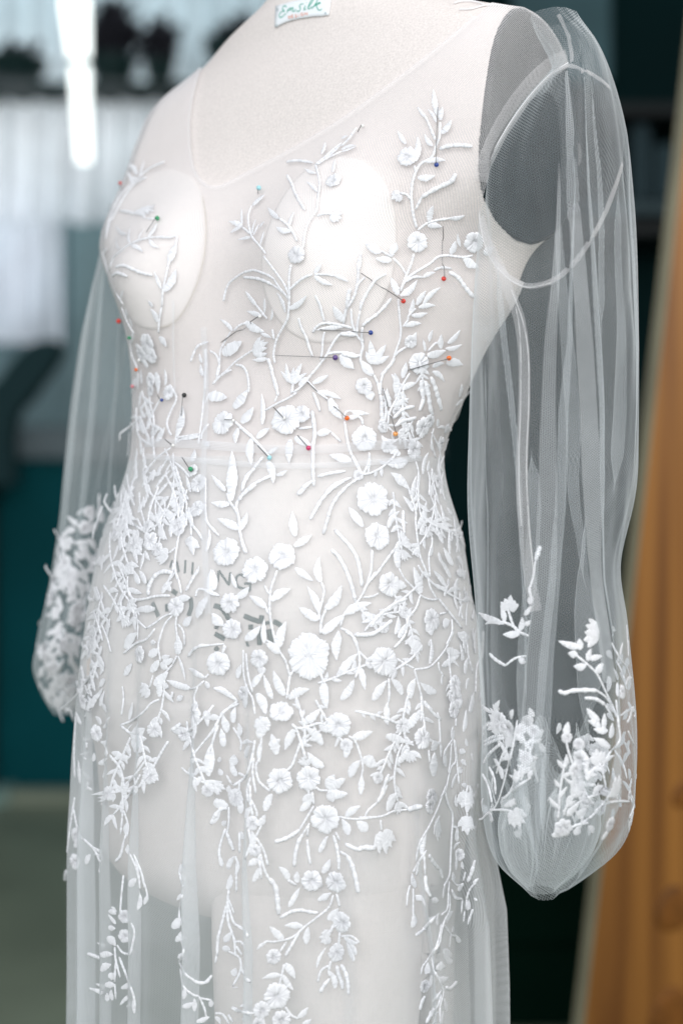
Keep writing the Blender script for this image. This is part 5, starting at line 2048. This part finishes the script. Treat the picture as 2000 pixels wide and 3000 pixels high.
HP = [[(330, 130), (310, 200)], [(372, 140), (392, 240)], [(452, 130), (446, 250)], [(520, 150), (512, 260)], [(748, 330), (758, 225)], [(758, 225), (850, 360)], [(850, 360), (862, 240)], [(1000, 285), (950, 262), (915, 300), (930, 370), (1000, 395), (1044, 410)], [(1044, 410), (1046, 345)], [(1046, 345), (990, 345)]]
HP2 = [[(150, 520), (180, 590), (205, 645)], [(282, 530), (285, 600)], [(335, 410), (372, 440)], [(498, 470), (505, 560), (480, 640)], [(120, 320), (110, 360)], [(715, 545), (790, 580), (860, 685), (830, 640)], [(720, 735), (756, 745)], [(722, 805), (770, 830), (812, 852)], [(990, 640), (1060, 670), (1140, 690), (1150, 635)], [(1030, 745), (1072, 742)],
       [(1120, 740), (1128, 830), (1130, 910)], [(1200, 690), (1208, 720)], [(1212, 765), (1225, 830), (1242, 885)], [(1258, 690), (1300, 710), (1335, 738)], [(1010, 905), (1030, 895)], [(725, 930), (750, 960)]]
ink("lettering", HP, 3.6, M['print'], T1, BV_BODY, torso, .0003)
ink("lettering", HP2, 7.5, M['print'], T1, BV_BODY, torso, .0003)
# ------------------------------------------------------------------ the room behind, out of focus
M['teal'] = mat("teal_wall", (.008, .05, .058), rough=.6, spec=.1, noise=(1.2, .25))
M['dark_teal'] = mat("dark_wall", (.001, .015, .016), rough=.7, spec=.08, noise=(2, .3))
M['cabinet'] = mat("cabinet_paint", (.002, .085, .100), rough=.6, spec=.08, noise=(1.5, .2))
M['ledge'] = mat("grey_ledge", (.17, .22, .24), rough=.5, noise=(3, .15))
M['floor'] = mat("floor_vinyl", (.20, .235, .17), rough=.32, noise=(2, .2))
M['curtain'] = mat("sheer_curtain", (.72, .80, .83), rough=.9, noise=(5, .35))
nt = M['curtain'].node_tree; bs = nt.nodes["Principled BSDF"]
tl = nt.nodes.new("ShaderNodeBsdfTranslucent"); tl.inputs[0].default_value = (.88, .91, .94, 1); mx = nt.nodes.new("ShaderNodeMixShader"); mx.inputs[0].default_value = .55
nt.links.new(bs.outputs[0], mx.inputs[1]); nt.links.new(tl.outputs[0], mx.inputs[2]); nt.links.new(mx.outputs[0], nt.nodes["Material Output"].inputs[0])
def glow(name, col, s): return mat(name, (0, 0, 0), emit=(col, s))
M['day_hi'] = glow("daylight_pane", (.97, .99, 1.0), 1.9); M['day_mid'] = glow("dull_pane", (.58, .74, .79), 1.7); M['day_low'] = glow("low_pane", (.88, .90, 1.0), 2.2)
M['lamp'] = glow("reflected_tube", (.93, 1, .98), 2.6)
M['leafdark'] = mat("dark_foliage", (.030, .030, .040), rough=.6, noise=(20, .5)); M['pot'] = mat("dark_pot", (.010, .035, .035), rough=.5); M['chair'] = mat("dark_upholstery", (.006, .035, .04), rough=.7)
M['white_frame'] = mat("painted_frame", (.35, .45, .47), rough=.5)
FLZ = -1.05
new_obj("floor", [(-7, -3, FLZ), (7, -3, FLZ), (7, 9, FLZ), (-7, 9, FLZ)], [(0, 1, 2, 3)], M['floor'])['kind'] = 'structure'
DW = 5.9; YW = DW - CAMD
o = box("back_wall", (0, YW + .45, .6), (11, .2, 3.6), M['teal']); o['kind'] = 'structure'
def rect_at(name, x0, y0, x1, y1, depth, th, m, parent=None, bevel=.004):
    a = at(x0, y0, depth); b = at(x1, y1, depth)
    return box(name, ((a.x + b.x) / 2, a.y + th / 2, (a.z + b.z) / 2), (abs(b.x - a.x), th, abs(a.z - b.z)), m, parent, bevel=bevel)
def curtain(x0, y0, x1, y1, depth, waves, seed, label):
    a = at(x0, y0, depth); b = at(x1, y1, depth); r = random.Random(seed); n = 160; V = []; ph = r.uniform(0, 6)
    for k in range(9):
        for i in range(n + 1):
            s = i / n; x = a.x + (b.x - a.x) * s; z = a.z + (b.z - a.z) * k / 8
            V.append((x, a.y + .03 * math.sin(s * waves * 6.283 + ph + .4 * math.sin(s * 9)) + .012 * math.sin(s * waves * 15 + k * .2), z))
    return tag(new_obj("curtain", V, grid_faces(9, n + 1, False), M['curtain']), label, "curtain", "sheer curtains across the far windows")
def window(x0, y0, x1, y1, depth, m, label):
    e = tag(empty("window", at((x0 + x1) / 2, y1, depth)), label, "window", "far windows")
    p = rect_at("pane", x0, y0, x1, y1, depth, .01, m, bevel=0); p.parent = e; p.matrix_parent_inverse = Matrix.Translation(-e.location)
    for q in ((x0 - 14, y0, x0, y1), (x1, y0, x1 + 14, y1), (x0 - 14, y1, x1 + 14, y1 + 12)):
        f = rect_at("frame", *q, depth - .04, .05, M['white_frame']); f.parent = e; f.matrix_parent_inverse = Matrix.Translation(-e.location)
window(-420, -300, 840, 236, DW, M['day_mid'], "upper far window glowing dull teal above the plant shelf")
window(-420, 262, 560, 610, DW, M['day_hi'], "middle far window glowing white below the plant shelf")
window(-420, 650, 176, 1000, DW, M['day_low'], "lower far window glowing pale lavender at the left edge")
curtain(-400, -290, 830, 236, DW - .25, 16, 1, "dull teal sheer curtain behind the potted plants")
curtain(-400, 266, 560, 655, DW - .25, 11, 2, "bright white sheer curtain under the plant shelf")
curtain(-400, 650, 172, 1000, DW - .25, 9, 3, "pale lavender sheer curtain below the bright one")
sh = rect_at("shelf", -420, 236, 560, 262, DW - .42, .30, M['pot']); tag(sh, "dark narrow shelf carrying the blurred potted plants", "shelf")
def plant(px, py, w, h, label, seed, pot=(1, 1)):
    d = DW - .62; r = random.Random(seed); b = at(px, py, d); s = d / FPX; e = tag(empty("potted_plant", b), label, "plant", "potted plants on the far shelf")
    pw = 42 * s * pot[0]; ph = 62 * s * pot[1]; prof = [(.0, 0), (.75, 0), (.9, .5), (1, .9), (1.06, 1), (.95, 1), (.9, .92), (0, .9)]; V = []; N = 28
    for rr, zz in prof:
        for k in range(N): V.append((rr * pw * math.cos(6.283 * k / N), rr * pw * math.sin(6.283 * k / N), zz * ph))
    new_obj("pot", V, grid_faces(len(prof), N), M['pot'], e)
    parts = []; n = Vector((0, -1, 0))
    for _ in range(int(150 * w * h / 20000) + 40):
        a = r.uniform(-1, 1); x = a * w * s / 2 * r.random() ** .5; z = ph + h * s * r.random() * (1 - .5 * abs(a)); y = r.uniform(-.06, .06)
        c = Vector((x, y, z)); t = c + Vector((r.uniform(-1, 1), r.uniform(-.6, .6), r.uniform(-.2, 1.2))).normalized() * r.uniform(.03, .07)
        dv = (t - c); sd = dv.orthogonal().normalized() * .022; m_ = c.lerp(t, .5)
        parts.append(([c, m_ + sd, t, m_ - sd, ], [(0, 1, 2, 3)]))
    v, f = merge(parts); new_obj("foliage", v, f, M['leafdark'], e)['kind'] = 'stuff'
    for k in range(6):
        x = r.uniform(-.3, .3) * w * s; P = [Vector((0, 0, ph * .9)), Vector((x * .5, 0, ph + h * s * .35)), Vector((x, 0, ph + h * s * .8))]
        v, f = tube_mesh(catmull(P, 4), [.005] * 9, 5); new_obj("stem", v, f, M['leafdark'], e)
plant(330, 236, 190, 170, "bushy dark potted plant behind the lamp reflections", 2, (1.7, 1.0))
plant(468, 236, 110, 130, "smaller reddish dark plant at the end of the far shelf", 3, (1.1, .9))
plant(690, 200, 120, 60, "low dark plant in a wide bowl beside the neck", 4, (2.2, 1.1))
plant(40, 236, 130, 20, "low spreading dark plant at the left end of the shelf", 5, (2.4, .9))
sh2 = rect_at("shelf", 600, 200, 800, 214, DW - .42, .30, M['pot']); tag(sh2, "short dark shelf bracket behind the neck of the form", "shelf")
# two linear lamp reflections in glass, built as glowing tubes with housings and cables
def lamp(q0, d0, q1, d1, w0, w1, label):
    a = at(*q0, d0); b = at(*q1, d1); e = tag(empty("lamp_reflection", a), label, "lamp", "linear lamp reflections in the glass")
    wa = w0 * d0 / FPX / 2; wb = w1 * d1 / FPX / 2
    def slab(name, z0, z1, g, m):
        V = []
        for z in (z0, z1):
            V += [(a.x - wa * g, a.y, a.z + z), (a.x + wa * g, a.y, a.z + z), (b.x + wb * g, b.y, b.z + z), (b.x - wb * g, b.y, b.z + z)]
        o = new_obj(name, V, [(3, 2, 1, 0), (4, 5, 6, 7), (0, 1, 5, 4), (1, 2, 6, 5), (2, 3, 7, 6), (3, 0, 4, 7)], m, sm=False); o.parent = e; o.matrix_parent_inverse = Matrix.Translation(-a)
    slab("tube", 0, .012, 1, M['lamp']); slab("housing", .013, .05, 1.05, M['white_frame'])
    for t in (.15, .85):
        p = a.lerp(b, t); v, f = tube_mesh([p + Vector((0, 0, .05)), p + Vector((0, 0, .75))], [.003, .003], 6); o = new_obj("cable", v, f, M['black']); o.parent = e; o.matrix_parent_inverse = Matrix.Translation(-a)
lamp((220, 4), 3.70, (232, 168), 4.20, 84, 62, "nearer of the two bright linear lamp reflections at top left")
lamp((234, 204), 4.34, (247, 474), 5.45, 54, 38, "farther tapering linear lamp reflection under the nearer one")
# low cabinet, ledge and chair on the left
cab = tag(empty("cabinet", at(100, 2318, 5.25)), "long dark teal cabinet standing behind the far sleeve", "cabinet")
def kid(o, e): o.parent = e; o.matrix_parent_inverse = Matrix.Translation(-e.location); return o
kid(rect_at("front", -600, 1345, 1300, 2318, 5.25, .35, M['cabinet']), cab)
kid(rect_at("floor_sheen", -600, 2322, 1300, 2440, 5.12, .10, mat("olive_floor_sheen", (.30, .34, .26), rough=.5, noise=(2, .15))), cab)  # pale strip stands in for light reflected on the floor by the cabinet
kid(rect_at("top", -620, 1252, 1310, 1343, 5.20, .42, M['ledge']), cab)
kid(rect_at("back_panel", -600, 1014, 199, 1250, 5.78, .03, mat("teal_panel_low", (.22, .33, .35), rough=.6, noise=(2, .2))), cab)
kid(rect_at("back_panel", 200, 640, 620, 1250, 5.78, .03, mat("teal_panel", (.26, .38, .40), rough=.6, noise=(2, .2))), cab)
ch = tag(empty("chair", at(40, 1345, 4.9)), "dark curved chair back in front of the far cabinet", "chair")
prof = [(-70, 1420), (-70, 1200), (0, 1105), (50, 1040), (100, 1004), (150, 994), (176, 1004), (168, 1040), (140, 1085), (110, 1125), (82, 1165), (50, 1200), (30, 1280), (40, 1420)]
pc = catmull([Vector((x, y, 0)) for x, y in prof], 5); V = [at(p.x, p.y, 4.9) for p in pc] + [at(p.x, p.y, 4.9) + Vector((0, .12, 0)) for p in pc]; k = len(pc)
kid(new_obj("backrest", V, [tuple(range(k)), tuple(range(2 * k - 1, k - 1, -1))] + [(i, (i + 1) % k, k + (i + 1) % k, k + i) for i in range(k)], M['chair'], sm=False), ch)
kid(rect_at("seat", -560, 1400, -66, 1460, 4.75, .45, M['chair'], bevel=.02), ch)
for x, dz in ((-520, 0), (-110, 0), (-520, .4), (-110, .4)):
    a = at(x, 1460, 4.78); kid(box("leg", (a.x, a.y + dz, (a.z + FLZ) / 2), (.03, .03, a.z - FLZ), M['black'], bevel=.003), ch)
tag(rect_at("storage_box", -60, 2320, 22, 2440, 5.1, .25, mat("mint_box", (.28, .42, .38), rough=.5)), "pale mint box standing by the cabinet at the left edge", "box")
# right: dark wall, shelf unit, pale door edge
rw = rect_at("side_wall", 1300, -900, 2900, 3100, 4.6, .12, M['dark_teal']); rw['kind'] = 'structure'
tag(rect_at("door_frame", 1500, -400, 1790, 240, 4.45, .05, mat("teal_door", (.05, .115, .13), rough=.5, noise=(3, .2)), bevel=.01), "blurred grey teal door panel behind the sleeve head", "door")
un = tag(empty("shelf_unit", at(1900, 700, 4.3)), "dark open shelf unit between the sleeve and the wooden board", "shelf")
M['shelf_dark'] = mat("shelf_black", (.002, .006, .007), rough=.5); M['shelf_grey'] = mat("shelf_edge", (.03, .06, .07), rough=.5)
for y in (300, 650): kid(rect_at("shelf_board", 1700, y, 2150, y + 36, 4.25, .3, M['shelf_dark']), un)
kid(rect_at("shelf_board", 1700, 590, 2150, 628, 4.25, .3, M['shelf_grey']), un)
kid(rect_at("side_panel", 1690, 280, 1710, 700, 4.2, .35, M['shelf_dark']), un)
for q, m_, lb in (((1850, 360, 1905, 588), 'shelf_grey', "dull teal storage box on the dark shelf nearest the sleeve"), ((1915, 420, 1980, 588), 'ledge', "greyer storage box on the dark shelf nearest the wooden board")):
    tag(rect_at("storage_box", *q, 4.3, .2, mat("box_" + str(q[0]), (.018, .045, .055), rough=.6), bevel=.01), lb, "box", "boxes in the dark shelf unit")
dc = tag(empty("drawer_unit", at(1600, 3005, 2.9)), "dark green low cupboard between the skirt and the wooden board", "cupboard")
M['deep_green'] = mat("deep_green_paint", (.001, .012, .007), rough=.7, spec=.05, noise=(3, .3))
kid(rect_at("carcass", 1380, 2240, 1960, 3000, 2.9, .4, M['deep_green'], bevel=.006), dc)
for y in (2300, 2540, 2780): kid(rect_at("drawer_front", 1395, y, 1945, y + 225, 2.89, .012, M['deep_green'], bevel=.003), dc)
# wooden board leaning at the right
def wood():
    m = bpy.data.materials.new("pine_board"); m.use_nodes = True; nt = m.node_tree; b = nt.nodes["Principled BSDF"]; tc = nt.nodes.new("ShaderNodeTexCoord")
    mp = nt.nodes.new("ShaderNodeMapping"); mp.inputs["Scale"].default_value = (13, 13, .5); nt.links.new(tc.outputs["Object"], mp.inputs[0])
    n = nt.nodes.new("ShaderNodeTexNoise"); n.inputs["Scale"].default_value = 1.0; n.inputs["Detail"].default_value = 7; n.inputs["Distortion"].default_value = .6; nt.links.new(mp.outputs[0], n.inputs["Vector"])
    cr = nt.nodes.new("ShaderNodeValToRGB"); cr.color_ramp.elements[0].position = .34; cr.color_ramp.elements[0].color = (.15, .048, .006, 1); cr.color_ramp.elements[1].position = .66; cr.color_ramp.elements[1].color = (.50, .215, .040, 1)
    nt.links.new(n.outputs["Fac"], cr.inputs[0]); nt.links.new(cr.outputs[0], b.inputs["Base Color"]); b.inputs["Roughness"].default_value = .45
    return m
M['wood'] = wood(); M['wood_side'] = mat("board_edge", (.33, .30, .20), rough=.6, noise=(8, .15)); M['knot'] = mat("wood_knot", (.21, .078, .013), rough=.55, noise=(30, .4))
DB = 2.12
tp = at(2040, -200, DB); bt = Vector((at(1690, 3000, DB).x - .085 * 0, at(0, 0, DB).y, 0))
a0 = at(2040, 100, DB); a1 = at(1708, 3000, DB); ax = (a1 - a0).normalized(); tbot = (FLZ + .003 - a0.z) / ax.z; p_bot = a0 + ax * tbot; p_top = a0 - ax * .25
board = tag(empty("wooden_board", p_bot), "tall orange pine board with dark knots leaning at the right edge", "board")
yaw = math.radians(11); wd = Vector((math.cos(yaw), math.sin(yaw), 0)); th = Vector((-math.sin(yaw), math.cos(yaw), 0))
V = []
for p in (p_bot, p_top):
    for a, b in ((0, 0), (.46, 0), (.46, .034), (0, .034)): V.append(p + wd * a + th * b)
o = new_obj("plank", V, [(0, 1, 5, 4), (2, 3, 7, 6), (1, 2, 6, 5), (4, 5, 6, 7), (3, 2, 1, 0)], M['wood'], sm=False); kid(o, board)
e0 = [p_bot, p_top]; V = []
for p in e0:
    for a, b in ((-.004, .002), (0, -.003), (.0, .034), (-.004, .034)): V.append(p + wd * a + th * b)
kid(new_obj("edge_band", V, [(0, 1, 5, 4), (1, 2, 6, 5), (2, 3, 7, 6), (3, 0, 4, 7)], M['wood_side'], sm=False), board)
for (x, y, r) in ((1968, 2665, 52), (1962, 2975, 60), (1996, 2330, 30)):
    oo, dd = ray(x, y); nrm = wd.cross(ax).normalized(); nrm = -nrm if nrm.y > 0 else nrm; t = (p_bot - oo).dot(nrm) / dd.dot(nrm); c = oo + dd * t; R = r * t / FPX
    V = [c + nrm * .0035]; N = 26; F = []
    for q, (s, h) in enumerate(((.45, .0035), (.85, .003), (1.0, .0005))):
        for k in range(N):
            al = 6.283 * k / N; V.append(c + (wd * math.cos(al) * 1.0 + ax * math.sin(al) * 1.25) * (R * s * (1 + .06 * math.sin(3 * al))) + nrm * h)
    F = [(0, 1 + k, 1 + (k + 1) % N) for k in range(N)]
    for q in range(2): F += [(1 + q * N + k, 1 + (q + 1) * N + k, 1 + (q + 1) * N + (k + 1) % N, 1 + q * N + (k + 1) % N) for k in range(N)]
    kid(new_obj("knot", V, F, M['knot']), board)
